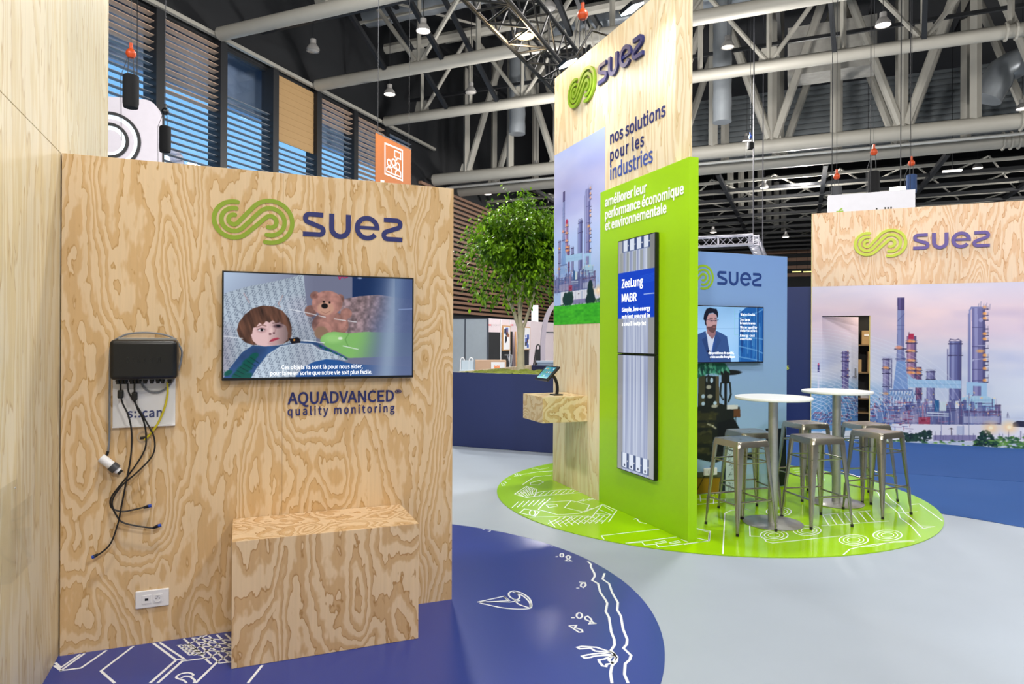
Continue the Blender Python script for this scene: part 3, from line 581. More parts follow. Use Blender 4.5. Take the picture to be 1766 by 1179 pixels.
gx, gz = F1.uv(246.5, 753, -.003); b = MB(); b.stroke(arc(gx, gz, .026, 0, 360, 28)[:-1], .006, .0005, .004, closed=True); b.build('rim', mat('clear_grey_plastic', (196, 176, 150), 0.3), t)
MB().tube([(gx - .012, -.004, gz - .006), (gx + .014, -.006, gz - .004)], .007, 8).build('hole_plug', M_BLACK, t)
t = thing('wall_socket', 'white double power socket near the foot of the low plywood panel', 'socket', F1.o)
x0, z0 = F1.uv(233.2, 1048.5, -.01); x1, z1 = F1.uv(291.5, 1015, -.01); z0 = F1.uv(262, 1047, -.01)[1]; z1 = F1.uv(262, 1017, -.01)[1]
MB().box(x0, x1, -.011, 0, z0, z1).build('frame', M_WHITEPL, t, bevel=.004)
cx, cz = (x0 + x1) / 2, (z0 + z1) / 2
MB().box(cx - .048, cx - .004, -.014, -.011, cz - .022, cz + .022).build('data_outlet', M_WHITEPL, t, bevel=.001); MB().box(cx - .034, cx - .018, -.0146, -.0138, cz - .006, cz + .006).build('data_port', M_BLACK, t)
ob = MB().box(cx + .004, cx + .048, -.014, -.011, cz - .022, cz + .022).build('power_outlet', M_WHITEPL, t, bevel=.001)
b = MB(); b.stroke(arc(cx + .026, cz, .018, 0, 360, 24)[:-1], .002, .0135, .016, closed=True); b.build('outlet_rim', M_WHITEPL, ob)
for dx in (-.008, .008): MB(lambda u, v, d: (u, -d, v)).poly(arc(cx + .026 + dx, cz, .0025, 0, 360, 10)[:-1], .0135, .0148).build('pin_hole', M_BLACK, ob)
MB().poly(arc(cx + .026, cz + .009, .0025, 0, 360, 10)[:-1], .0135, .018).build('earth_pin', M_ALU, ob)
t = thing('brochure_holder', 'clear acrylic leaflet holder on the left plywood side wall', 'leaflet holder', FL.o, FL.rot)
M_ACR = clear('clear_acrylic', mix=0.12)
x1, z1 = FL.uv(27, 826.9, -.004); zb = FL.uv(39, 960, -.004)[1]; x0 = x1 - .24; x1 += .02
MB().box(x0, x1, -.005, -.001, zb, z1).build('back_plate', M_ACR, t)
MB().box(x0, x1, -.055, -.051, zb, z1 - .07).build('front_plate', M_ACR, t); MB().box(x0, x1, -.055, -.005, zb - .004, zb).build('bottom_lip', M_ACR, t)
MB().box(x1 - .003, x1, -.051, -.005, zb, z1 - .20).build('side_plate', M_ACR, t)
MB().poly(arc(x1 - .03, z1 - .03, .004, 0, 360, 10)[:-1], .005, .008).build('screw', M_ALU, t)

# ------------------------------------------------------------------ plinth in front of the low panel
o = MB().box(0, 0.92, 0, 0.452, 0, 0.612).build('plywood_plinth', M_PINE_BOX, bevel=0.0012); o.location = (-0.035, 3.520, 0.0042); tag(o, 'low plywood box plinth on the blue floor graphic below the television', 'plinth')
# ------------------------------------------------------------------ refinery picture, painted once per print (points in pixels of one measured crop)
def refinery(c, T, seed=3, field=None):
    c.T = T; R = random.Random(seed); g = (96, 100, 150)
    def tower(x0, x1, y0, y1, col, hi, plats=(), glow=()):
        c.rect(x0, y0, x1, y1, col); w = x1 - x0; c.rect(x0 + .18 * w, y0, x0 + .42 * w, y1, hi, .7); c.rect(x0 + .78 * w, y0, x1, y1, (62, 62, 108), .6)
        for y in plats: c.rect(x0 - .12 * w, y, x1 + .12 * w, y + 7, (50, 46, 90)); c.line([(x0 - .1 * w, y - 12), (x1 + .1 * w, y - 12)], 3, (60, 60, 110), .8)
        for y in glow: c.ell(x0 + w * .4, y, w * .34, 9, (250, 160, 84), .8, 1.2); c.ell(x0 + w * .75, y + 3, w * .16, 6, (255, 190, 110), .8, 1.0)
    tower(88, 135, 500, 820, (128, 124, 170), (170, 168, 205), (505, 570, 600, 690, 745), (565, 740)); c.line([(147, 505), (147, 700)], 9, (90, 92, 140)); c.line([(135, 505), (147, 505)], 8, (90, 92, 140))
    tower(250, 315, 350, 640, (140, 108, 150), (190, 150, 180), (395, 455, 525, 580), (385, 450, 515, 570, 598)); c.rect(262, 335, 300, 372, (176, 40, 80)); c.line([(266, 345), (266, 325)], 4, (70, 40, 80))
    tower(310, 352, 560, 790, (96, 64, 110), (150, 100, 130), (580, 610, 690, 740), (575, 600)); tower(385, 440, 585, 790, (118, 120, 170), (160, 165, 205), (590, 640), ())
    c.poly([(188, 90), (236, 90), (234, 440), (244, 560), (262, 712), (158, 712), (178, 560), (184, 440)], (112, 118, 168)); c.rect(188, 90, 236, 175, (66, 56, 108)); c.rect(190, 176, 212, 700, (150, 165, 212), .55); c.rect(196, 92, 210, 170, (98, 88, 146), .8)
    c.poly([(181, 520), (240, 520), (262, 712), (158, 712)], (118, 152, 206)); c.line([(188, 250), (234, 200)], 4, (80, 86, 140)); c.line([(186, 278), (234, 278)], 4, (80, 86, 140)); c.line([(186, 305), (234, 305)], 3, (80, 86, 140)); c.rect(166, 434, 250, 442, (44, 40, 84)); c.rect(172, 502, 246, 509, (44, 60, 120)); c.ell(198, 428, 22, 12, (240, 150, 110), .8, .9)
    for i in range(6): c.line([(170 + 8 * i, 600 + 8 * i), (260, 520 + 60 * i)], 3, (190, 212, 240), .5)
    tower(538, 622, 385, 790, (98, 104, 158), (150, 158, 205), (400, 478), ()); c.line([(527, 440), (527, 700)], 7, (90, 92, 146)); c.line([(600, 400), (600, 640)], 12, (72, 74, 128), .8); c.line([(540, 385), (545, 372), (580, 378), (600, 372), (620, 385)], 6, (60, 56, 104))
    tower(693, 783, 160, 760, (108, 108, 160), (158, 160, 206), (), ()); c.line([(678, 662), (678, 175), (690, 156), (760, 156)], 11, (120, 128, 180)); c.line([(668, 662), (668, 200)], 6, (96, 100, 154))
    for y in (290, 420, 505, 575, 650): c.rect(693, y, 783, y + 5, (70, 70, 120), .8)
    for y in (165, 208, 240, 300, 325, 345, 380, 430, 490, 520, 545, 580, 630, 660):
        c.rect(772, y, 806, y + 7, (52, 48, 92)); c.line([(802, y), (802, y - 18)], 3, (70, 66, 110))
        if R.random() < .6: c.ell(778, y - 10, 13, 10, (250, 170, 80), .85, .8)
    c.ell(752, 242, 14, 14, (150, 150, 196), 1, .3); c.line([(700, 520), (700, 510), (780, 505)], 5, (190, 196, 225)); c.line([(735, 415), (780, 415)], 5, (185, 190, 220)); c.ell(750, 452, 26, 11, (250, 180, 90), .7, .9)
    for x in (735, 750, 768, 780, 790, 812): c.line([(x, 170), (x + 4, 112 + R.random() * 30)], 4, (120, 120, 160))
    c.poly([(258, 645), (300, 643), (250, 600)], (150, 185, 222)); lb = (158, 196, 230)
    c.poly([(258, 642), (620, 652), (620, 706), (258, 698)], lb); c.poly([(655, 662), (795, 668), (795, 762), (755, 762), (755, 690), (700, 688), (700, 750), (655, 750)], lb)
    for i in range(14): c.line([(270 + 26 * i, 643 + .7 * i), (270 + 26 * i, 699 + .6 * i)], 2.5, (120, 160, 205), .9)
    c.line([(258, 672), (620, 680)], 3, (120, 160, 205)); c.poly([(620, 768), (690, 755), (795, 757), (848, 782), (848, 865), (620, 865)], (170, 206, 228))
    for i in range(8): c.line([(624, 775 + 11 * i), (846, 779 + 11 * i)], 3, (96, 140, 188), .8)
    for i in range(9): c.line([(640 + 24 * i, 764), (640 + 24 * i, 862)], 2.5, (110, 152, 196), .6)
    c.rect(848, 815, 888, 950, (110, 100, 140)); c.line([(848, 820), (888, 820)], 5, (70, 60, 96))
    # steel frame under the chimney and the tangle of pipes
    for i in range(9): c.line([(130 + 20 * i, 712), (130 + 20 * i, 860)], 6, (90, 130, 190)); c.line([(130 + 20 * i, 720 + 8 * (i % 3)), (150 + 20 * i, 800)], 4, (140, 180, 220)); c.line([(150 + 20 * i, 720), (130 + 20 * i, 790)], 4, (60, 96, 160))
    c.rect(126, 712, 290, 722, (100, 120, 170))
    for k in range(46):
        x = -280 + 26 * k; c.rect(x, 800 + R.uniform(-30, 50) + (40 if x > 760 else 0), x + 27, 950, R.choice(((84, 92, 146), (104, 116, 170), (72, 74, 126), (120, 122, 168))), .9) if x < 880 else None
    for k in range(110):
        x = R.uniform(-280, 850); y = R.uniform(800, 945); L_ = R.uniform(20, 120); c.line([(x, y), (min(x + L_, 890), y + R.uniform(-2, 2))], R.uniform(2, 6), R.choice(((170, 180, 214), (56, 56, 108), (52, 84, 150), (130, 150, 200), (150, 110, 150), (44, 44, 90))), .9)
    for k in range(100):
        x = R.uniform(-280, 880); y = R.uniform(770, 900); c.line([(x, y), (x, y + R.uniform(20, 90))], R.uniform(2, 6), R.choice(((150, 164, 206), (60, 60, 112), (64, 98, 160), (120, 84, 130))), .9)
    for k in range(60): x = R.uniform(-250, 860); y = R.uniform(800, 930); c.line([(x, y), (x + R.uniform(-30, 30), y + R.uniform(15, 40))], 2.5, R.choice(((150, 180, 220), (50, 50, 100))), .8)
    for k in range(85): c.ell(R.uniform(-250, 880), R.uniform(720, 940), R.uniform(2, 5), R.uniform(2, 5), (255, R.choice((176, 205, 230)), R.choice((110, 150, 190))), .9, 1.2)
    c.rect(330, 900, 410, 948, (180, 44, 66), .7); c.rect(350, 915, 390, 930, (110, 20, 50), .6); c.rect(440, 785, 470, 860, (36, 96, 150)); c.rect(472, 795, 518, 858, (196, 214, 224)); c.line([(360, 820), (360, 900)], 10, (176, 130, 150)); c.line([(390, 870), (540, 878)], 9, (210, 222, 236)); c.line([(390, 888), (540, 894)], 7, (190, 205, 226)); c.rect(635, 895, 880, 940, (170, 176, 206), .8); c.rect(630, 860, 850, 868, (90, 60, 100), .8); c.rect(110, 880, 330, 935, (186, 176, 200), .55); c.line([(540, 860), (540, 960)], 8, (70, 76, 130)); c.line([(672, 740), (672, 950)], 6, (120, 130, 176))
    # ground: white boundary wall, bushes, grass
    c.poly([(150, 944), (1400, 966), (1400, 1075), (150, 1060)], (222, 224, 238)); c.rect(430, 1022, 720, 1060, (120, 116, 166), .85); c.rect(590, 960, 640, 1020, (150, 170, 210), .5); 
    for k in range(40): x = R.uniform(420, 1300); c.line([(x, 1050), (x, R.uniform(985, 1030))], 4, (96, 96, 140), .8)
    for x in (485, 632, 672): c.line([(x, 900), (x, 1030)], 5, (120, 130, 176), .8)
    c.poly([(530, 982), (552, 972), (572, 982)], (60, 50, 70)); c.line([(552, 980), (552, 1020)], 4, (60, 50, 70)); c.poly([(970, 940), (1000, 925), (1100, 930), (1200, 925), (1200, 975), (970, 965)], (40, 44, 70))
    G = ((24, 52, 58), (36, 70, 62), (18, 40, 52), (30, 60, 50))
    for k in range(230): x = R.uniform(200, 412); top = 985 + 30 * abs(sin((x - 195) / 62)); y = R.uniform(top, 1062); c.ell(x, y, R.uniform(6, 13), R.uniform(4, 9), R.choice(G), .95, .5)
    for k in range(220): a = R.uniform(-1, 1); y = 1098 - (1 - a * a) * 112 * R.random(); c.ell(782 + 76 * a, y, R.uniform(6, 12), R.uniform(4, 9), R.choice(((16, 50, 52), (30, 70, 60), (12, 38, 46))), .95, .5)
    for k in range(300): x = R.uniform(-300, 1500) if k < 170 else R.uniform(850, 1400); c.ell(x, R.uniform(1056 if x < 850 else 1036, 1115), R.uniform(8, 22), R.uniform(4, 9), R.choice(((60, 104, 62), (84, 140, 62), (34, 80, 60), (110, 160, 80), (40, 90, 64))), .9, .5)
    for (x, y) in ((820, 972), (945, 968)): c.ell(x, y, 46, 34, (255, 214, 150), .75, 1.4); c.ell(x, y, 15, 12, (255, 244, 214), 1, .8)
    c.line([(935, 905), (935, 868)], 4, (90, 90, 130)); c.line([(925, 905), (935, 868), (945, 905)], 3, (90, 90, 130)); c.line([(890, 905), (1400, 915)], 2, (120, 110, 150), .5)
def dusk(c, lo=0.0, hi=1.0, seed=1):
    v = np.clip((c.Z - c.r[2]) / (c.r[3] - c.r[2]), 0, 1); v = np.clip((v - lo) / (hi - lo), 0, 1)[..., None]
    ks = [(0.0, (206, 216, 232)), (.35, (200, 204, 226)), (.55, (216, 200, 218)), (.75, (222, 202, 214)), (1.0, (208, 204, 226))]
    I = np.zeros_like(c.I)
    for j in range(3): I[..., j] = np.interp(v[..., 0], [k[0] for k in ks], [k[1][j] for k in ks]) / 255
    a = vnoise(c.X, c.Z, 1.1, 3.2, seed, 4)[..., None]; b = vnoise(c.X, c.Z, .8, 2.2, seed + 5, 3)[..., None]
    I = I + np.clip(a - .5, 0, 1) * np.array([.16, .10, .02]) - np.clip(b - .52, 0, 1) * np.array([.42, .34, .14])
    c.I[:] = I

# ------------------------------------------------------------------ large printed plywood wall at the right
FR = Fr(H(0.178, 12.254), -pi / 4)
WR = 4.9
t = thing('printed_wall', 'plywood topped stand wall with a large refinery print and open doorway', 'stand wall', FR.o, FR.rot)
D0, D1, DZ = 0.155, 0.863, 2.010
M_FOIL = mat('white_edge', (226, 216, 150), 0.5)
b = MB(); b.box(0, D0, 0, .06, 0, 2.492).box(D1, WR, 0, .06, 0, 2.492).box(D0, D1, 0, .06, DZ, 2.492); b.build('wall_board', mat('white_board', (210, 206, 210), 0.5), t)
MB().box(0, WR, 0, .06, 2.4925, 3.705).build('plywood_header', M_PINE_FAR, t, bevel=.001)
b = MB(); b.box(-.008, 0, -.002, .06, 0, 3.705); b.build('edge_strip', M_FOIL, t)
for x in (D0 + .0005, D1 - .0125): MB().box(x, x + .012, -.003, .055, 0, DZ - .013 if x > .5 else DZ - .001).build('jamb_strip', mat('pale_yellow_edge', (206, 186, 96), .5), t) if x > .5 else None
cv = Cv(620, 330, 0, WR, 0.002, 2.492)
TM = lambda x, y: FR.uv(1500 + x / 3.929, 490 + y / 3.929)
dusk(cv, .35, 1.0, 2); refinery(cv, TM)
# lower left of the picture: lake, red plant, thin white rings
def leftpart(c):
    X, Z = c.X, c.Z; m = np.clip((1.25 - X) / .5, 0, 1) * np.clip((0.98 - Z) / .25, 0, 1) * (Z > .1); m = m[..., None] * .8
    c.I[:] = c.I * (1 - m) + m * np.array([74, 140, 196]) / 255; c.T = lambda a, b_: (a, b_); R = random.Random(5)
    c.rect(.095, 1.14, .12, .80, (206, 212, 236)); c.rect(.093, 1.20, .122, 1.08, (60, 56, 130)); c.ell(.107, 1.21, .012, .02, (200, 60, 110), 1, .4)
    x = .54; c.rect(x, 1.42, x + .13, .78, (96, 92, 150)); c.rect(x + .02, 1.42, x + .05, .8, (150, 146, 196), .8)
    for z in (1.40, 1.33, 1.26, 1.1, 1.0): c.rect(x - .02, z, x + .15, z - .016, (56, 44, 96)); c.ell(x + .11, z + .02, .012, .012, (240, 170, 110), .8, 1)
    for k in range(260):
        u = R.uniform(0, 1.45); z = R.uniform(.18, .66 if u > .45 else .45); L_ = R.uniform(.02, .12); v_ = R.random() < .4
        c.line([(u, z), (u + (0 if v_ else L_), z + (L_ * .6 if v_ else 0))], R.uniform(.006, .018), R.choice(((66, 52, 110), (130, 56, 96), (56, 80, 150), (176, 160, 190), (40, 36, 84), (150, 70, 100))), .8)
    for k in range(40): c.ell(R.uniform(.1, 1.4), R.uniform(.2, .7), .008, .008, (250, 200, 140), .9, 1)
    for r in np.arange(.3, 2.4, .085): c.T = lambda a, b_: (a, b_); c.line([(-.1 + r * cos(radians(a)), .35 + r * .62 * sin(radians(a))) for a in range(0, 100, 5)], .009, (226, 232, 246), .75 if r < 1.3 else .35)
    for r in np.arange(.1, 1.0, .07): c.line([(.55 + r * cos(radians(a)), .2 + r * .7 * sin(radians(a))) for a in range(40, 180, 5)], .008, (226, 232, 246), .6)
leftpart(cv)
cv.obj('refinery_print', M_PRINT, t, -0.0008, cut=(D0, D1, 0, DZ))
sx0 = FR.uv(1574.5, 430)[0]; sx1, sz = FR.uv(1706.7, 425.5); logo(t, sx0, sz, (sx1 - sx0) / .568, M_LIME, M_VIOLET, 0.001, 0.02)
# door leaf swung inwards, sampled from the same picture
best = None
for k in range(5, 85):
    p = FR.at(D0 + .70 * cos(radians(k)), .70 * sin(radians(k)) + .03, 1.6) - EYE; x = 883 + p.dot(RT) / p.dot(FW) * F_PX
    if best is None or abs(x - 1480) < best[0]: best = (abs(x - 1480), k)
ang = radians(best[1])
dr = MB().box(0, .70, 0, .035, .006, DZ - .012).build('door', mat('door_board', (214, 208, 214), 0.45), t, loc=(D0 + .003, .035, 0)); dr.rotation_euler = (0, 0, ang)
cl = Cv(90, 240, 0, .70, .006, DZ - .012); ii = np.clip(((cl.X + D0) / WR * (cv.W - 1)).astype(int), 0, cv.W - 1); jj = np.clip(((cl.Z - .002) / 2.49 * (cv.H - 1)).astype(int), 0, cv.H - 1); cl.I = cv.I[jj, ii].copy()
cl.obj('door_print', M_PRINT, dr, -0.0008)
MB().box(.625, .655, -.012, -.001, .98, 1.14).build('handle_plate', M_ALU, dr, bevel=.003); MB().tube([(.64, -.012, 1.0), (.64, -.045, 1.0), (.56, -.045, 1.0)], .008, 8).build('door_handle', M_ALU, dr, smooth=True)
# store room behind the doorway
M_CARD = mat('brown_cardboard', (168, 138, 92), 0.7)
def carton(label, x, z, w, d, h, m=M_CARD, ang_=0):
    o_ = MB().box(0, w, 0, d, 0, h).build('cardboard_box', m, bevel=.004); o_.location = FR.at(x, 1.0, z); o_.rotation_euler = (0, 0, FR.rot + ang_); tag(o_, label, 'box', 'boxes in the store room'); return o_
BX = lambda px, py: FR.uv(px, py, 1.0)
xl, zl = BX(1486, 593.8); xr, zt = BX(1500.5, 570); SH1 = zl
q = carton('large brown cardboard box on the upper store room shelf, white label', xl, zl, xr - xl + .12, .26, zt - zl); MB().box((xr - xl) * .3, (xr - xl) * .9, -.002, 0, (zt - zl) * .6, (zt - zl) * .76).build('paper_label', M_WHITEPL, q)
x2, z2 = BX(1479.5, 641.5); SH2 = z2; carton('small brown cardboard box on the middle store room shelf', x2 - .06, z2, .06 + BX(1486, 620)[0] - x2, .24, BX(1483, 620)[1] - z2); carton('tall brown cardboard box standing right on the middle store room shelf', BX(1496.5, 620)[0], z2, .25, .24, BX(1498, 606)[1] - z2)
x3, z3 = BX(1484, 686); carton('flat grey box on the lower store room shelf', x3, z3, .30, .28, .06, mat('grey_box', (170, 170, 172), 0.5))
t = thing('store_shelf', 'dark store room shelf seen through the open doorway', 'shelf', FR.at(0, 0, 0), FR.rot)
MB().box(-.3, 2.2, 1.35, 1.40, 0, 2.5).build('back_board', M_BLACKMATT, t)
for x in (x2 - .35, xr + .35): MB().box(x, x + .03, .95, 1.35, 0, 2.3).build('upright', M_BLACKMATT, t)
for z in (.35, z3 - .001, SH2 - .001, SH1 - .001, 2.15): MB().box(x2 - .32, xr + .35, .95, 1.35, z - .02, z).build('shelf_board', mat('shelf_edge', (120, 96, 62), 0.5), t)
pl = bpy.data.lights.new('store_room_fill', 'POINT'); pl.energy = 22; pl.shadow_soft_size = .1; pl.color = (1, .85, .6); ol = bpy.data.objects.new('store_room_fill', pl); COL.objects.link(ol); ol.location = FR.at(1.15, .5, 2.3)  # added fill light without a fixture, brightens the cartons on the shelf
# blue wall beside the printed wall
FB = Fr(H(-2.6, 12.32), -pi / 4)
t = thing('blue_partition', 'dark blue stand wall between the pale blue panel and the printed wall', 'partition', FB.o, FB.rot)
MB().box(0, 2.765, 0, .06, 0, 2.5).build('board', mat('dark_blue_laminate', (8, 34, 92), 0.45), t)
text('s', t, FB, (1355.5, 636.5), (1360.8, 636.5), 629.5, M_LIME, xh=True)

# ------------------------------------------------------------------ tower wall
FT = Fr((3.29, 6.922, 0), -pi / 2)
t = thing('plywood_tower', 'tall plywood tower wall with blue lettering and a narrow refinery print', 'tower wall', FT.o, FT.rot)
b = MB(); b.box(0, 1.066, 0, .165, 0, 4.552).box(1.066, 2.297, 0, .165, 3.05, 4.552).box(1.066, 2.297, .081, .165, 0, 3.05); b.build('board', M_PINE_TOWER, t)
k1, zz = FT.uv(1112.3, 94.5); k0 = FT.uv(1035, 154.5)[0]; logo(t, k0, zz, (k1 - k0) / .568, M_LOGOGREEN, M_NAVY, 0.004, 0.026)
text('nos solutions', t, FT, (1052.2, 248.6), (1147.9, 199.0), 230.6, M_NAVY, xh=True, bold=.035); text('pour les', t, FT, (1052.2, 278.4), (1110.6, 251.6), 260.8, M_NAVY, xh=True, bold=.035); text('industries', t, FT, (1052.2, 310.4), (1125.8, 281.6), 286.5, M_SOFTBLUE, bold=.02)
cv = Cv(150, 420, .006, 1.155, 1.762, 3.678); dusk(cv, .2, 1.0, 7); cv.I *= np.array([.84, .93, 1.05])
refinery(cv, lambda x, y: (0.251 + (x - 212) * .001066, 3.222 - (y - 90) * .001286))
cv.T = lambda a, b_: (a, b_); gz = np.clip((cv.Z - 1.762) / .22, 0, 1); gm = np.clip((1.97 + .01 * vnoise(cv.X, cv.Z, 8, 8, 3) - cv.Z) / .01, 0, 1)[..., None]
gn = vnoise(cv.X, cv.Z, 14, 40, 4, 3); gc = np.stack([36 + 50 * gn, 150 + 60 * gn, 20 + 20 * gn], -1) / 255; cv.I[:] = cv.I * (1 - gm) + gc * gm
for k in range(40): a = random.Random(k).uniform(-1, 1); cv.ell(.865 + .07 * a, 2.0 + (1 - abs(a)) * .2 * random.Random(k + 99).random(), .035, .03, (14, 44, 42), .9, .5); cv.ell(.36 + .1 * a, 2.0 + .09 * random.Random(k + 33).random(), .035, .03, (20, 54, 46), .9, .5)
cv.obj('refinery_print', M_PRINT, t, -0.0015)
t = thing('green_panel', 'apple green stand panel with a tall double screen and white lettering', 'panel', FT.at(1.0665, -.004, 0), FT.rot)
FG = Fr(FT.at(1.0665, -.004, 0), FT.rot)
MB().box(0, 1.431, 0, .084, 0.0078, 3.049).build('board', M_GREENPANEL, t, bevel=.0015)
text('am\u00e9liorer leur', t, FG, (1043.6, 356.4), (1115.5, 334.2), 343.4, M_WHITE, xh=True, bold=.05); text('performance \u00e9conomique', t, FG, (1043.6, 377.6), (1179.3, 332.6), 364.4, M_WHITE, xh=True, bold=.05); text('et environnementale', t, FG, (1043.6, 397.2), (1149.5, 367.6), 384.2, M_WHITE, xh=True, bold=.05)
# the two stacked portrait screens
def mabr(c, upper):
    X, Z, (x0, x1, z0, z1) = c.X, c.Z, c.r; u = (X - x0) / (x1 - x0); n = vnoise(X, Z, 3, 1.2, 6, 2)
    c.I[:] = (np.array([156, 158, 160]) / 255) * (0.78 + .4 * n[..., None]); fib = vnoise(X, Z, 70, .8, 9, 2); m = ((u > .15) & (u < .84)) * 1.0; m = m[..., None]
    fc = np.stack([128 + 100 * fib, 138 + 98 * fib, 176 + 70 * fib], -1) / 255; c.I[:] = c.I * (1 - m) + fc * m; c.T = lambda a, b_: (x0 + a * (x1 - x0), z0 + b_ * (z1 - z0))
    def blocks(zlo, zhi):
        for i in range(4): c.rect(.12 + .19 * i, zlo, .31 + .19 * i, zhi, (58, 76, 120)); c.rect(.15 + .19 * i, zlo + .005, .27 + .19 * i, zhi, (222, 230, 244)); c.ell(.29 + .19 * i, (zlo + zhi) / 2, .012, .006, (240, 240, 240), 1, .4)
    if upper:
        c.rect(0, 0, 1, 1, (0, 0, 0), 0)
        for i in range(5): c.rect(.05 + .19 * i, .72, .13 + .19 * i, .89, (150, 156, 152), .75)
        blocks(.895, 1.0); c.rect(0, .305, 1, .715, (8, 66, 200)); c.rect(.72, .50, 1, .505, (200, 220, 250)); 
        for i in range(6): c.line([(.62, .60 + .012 * i), (1, .61 + .012 * i)], .008, (40, 100, 220), .6)
        for x in (.28, .45): c.rect(x, .305, x + .12, .42, (40, 100, 215), .5)
    else:
        blocks(.02, .15)
        for i in range(4): c.ell(.21 + .19 * i, .045, .02, .011, (40, 50, 80), 1, .3)
t0 = FT.uv(1067, 416, -.045); 
for nm, z0, z1, up in (('upper', 1.475, 2.510, True), ('lower', 0.408, 1.467, False)):
    t = thing('digital_signage_screen', ('upper portrait screen with a blue text banner' if up else 'lower portrait screen with hanging white fibres') + ' on the apple green panel', 'screen', FT.o, FT.rot)
    xa = 1.478; xb = 2.085
    MB().box(xa, xb, -.046, -.010, z0, z1).build('housing', M_BLACK, t, bevel=.002); MB().box(xa + .15, xb - .15, -.010, -.005, z0 + .2, z1 - .2).build('wall_bracket', M_BLACKMATT, t)
    cv = Cv(150, 260, xa + .008, xb - .008, z0 + .008, z1 - .008); mabr(cv, up); cv.obj('screen', M_SCREEN, t, -.0465)
    if up:
        M_GLOW = mat('glowing_lettering', (240, 240, 235), 0.4, emit=(244, 246, 226), es=0.95)
        for s_, a, b_, tp, xh in (('ZeeLung', (1072.4, 496.6), (1108.8, 488.8), 479.6, 0), ('MABR', (1072.4, 520.8), (1098, 517.2), 504.8, 0), ('Simple, low-energy', (1072.7, 537.6), (1121.3, 533.4), 529.8, 0), ('nutrient removal in', (1072.7, 549.2), (1120.7, 545.6), 541.6, 0), ('a small footprint', (1072.7, 561.6), (1113.8, 559.4), 554.2, 0)):
            text(s_, t, FT, a, b_, b_[1] - b_[1] + a[1] - (a[1] - tp) * .84, M_GLOW, off=-.0475, bold=.025)
# plywood box shelf with the tablet
o = MB().box(0, .501, 0, .501, 0, .259).build('wall_box', plywood('yellow_pine_plywood', 'DECBA2', 'CDAF7C', 'B08A50', sc=(2.2, 2.2, 2.2), bands=13, seed=2.2), bevel=.0012); o.location = (2.787, 6.107, .765); tag(o, 'plywood wall box holding the tablet on the tower front', 'shelf')
bp_ = at_z(959.5, 681, 1.0241); t = thing('tablet_stand', 'black tablet kiosk on a curved arm standing on the plywood wall box', 'tablet', bp_)
MB().box(-.05, .05, -.06, .06, 0, .012).build('base', M_BLACK, t, bevel=.004)
tc_ = at_plane(944, 643.5, (0, 1, 0), bp_.y) - bp_
MB().tube(smooth_path([(0.005, 0, .01), (.012, 0, .05), (.005, 0, .12), (-.03, 0, .19), (tc_.x + .01, 0, tc_.z - .01)], 5), .017, 10).build('arm', M_BLACK, t, smooth=True)
q_ = sqrt(.5); Mx = Matrix(((0, q_, -q_, tc_.x), (-1, 0, 0, 0), (0, q_, q_, tc_.z), (0, 0, 0, 1)))
tb_ = MB().box(-.155, .155, -.10, .10, -.012, .012, Mx).build('tablet_case', M_BLACK, t, bevel=.009, seg=3)
cv = Cv(40, 30, -.12, .12, -.078, .078); cv.I[:] = np.array([40, 150, 175]) / 255 + np.clip(-cv.Z / .07, 0, 1)[..., None] * np.array([.5, .34, .26])
for i in range(5):
    for j in range(3): cv.ell(-.09 + .045 * i, -.045 + .05 * j, .011, .011, random.Random(i * 3 + j).choice(((240, 250, 250), (80, 200, 120), (250, 180, 60), (40, 120, 220))), 1, .3)
sc_ = cv.obj('screen', M_SCREEN, tb_, 0); sc_.matrix_local = Mx @ Matrix.Translation((0, 0, .0125)) @ Matrix.Rotation(radians(-90), 4, 'X')

# ------------------------------------------------------------------ pale blue panel with the man on screen
FP = Fr((3.46, 5.742, 0), 0.0)
t = thing('blue_panel', 'pale blue stand panel with printed valve wheels behind the bar stools', 'panel', FP.o)
MB().box(0, 2.097, 0, .08, .0078, 2.516).build('board', mat('pale_blue_board', (122, 158, 206), 0.45), t, bevel=.001)
sx0, _ = FP.uv(1236.9, 491.8); sx1, sz = FP.uv(1313, 494); logo(t, sx0, sz, (sx1 - sx0) / .568, M_LOGOGREEN, mat('royal_navy_lettering', (22, 56, 124), 0.5), 0.0015, 0.002)
cv = Cv(330, 400, .02, 2.093, .012, 2.512, (124, 160, 208)); v = (cv.Z / 2.5)[..., None]; cv.I[:] = np.array([146, 178, 206]) / 255 * (1 - v) + np.array([118, 152, 206]) / 255 * v
cv.T = lambda x, y: FP.uv(1195 + x / 4.714, 610 + y / 4.716)
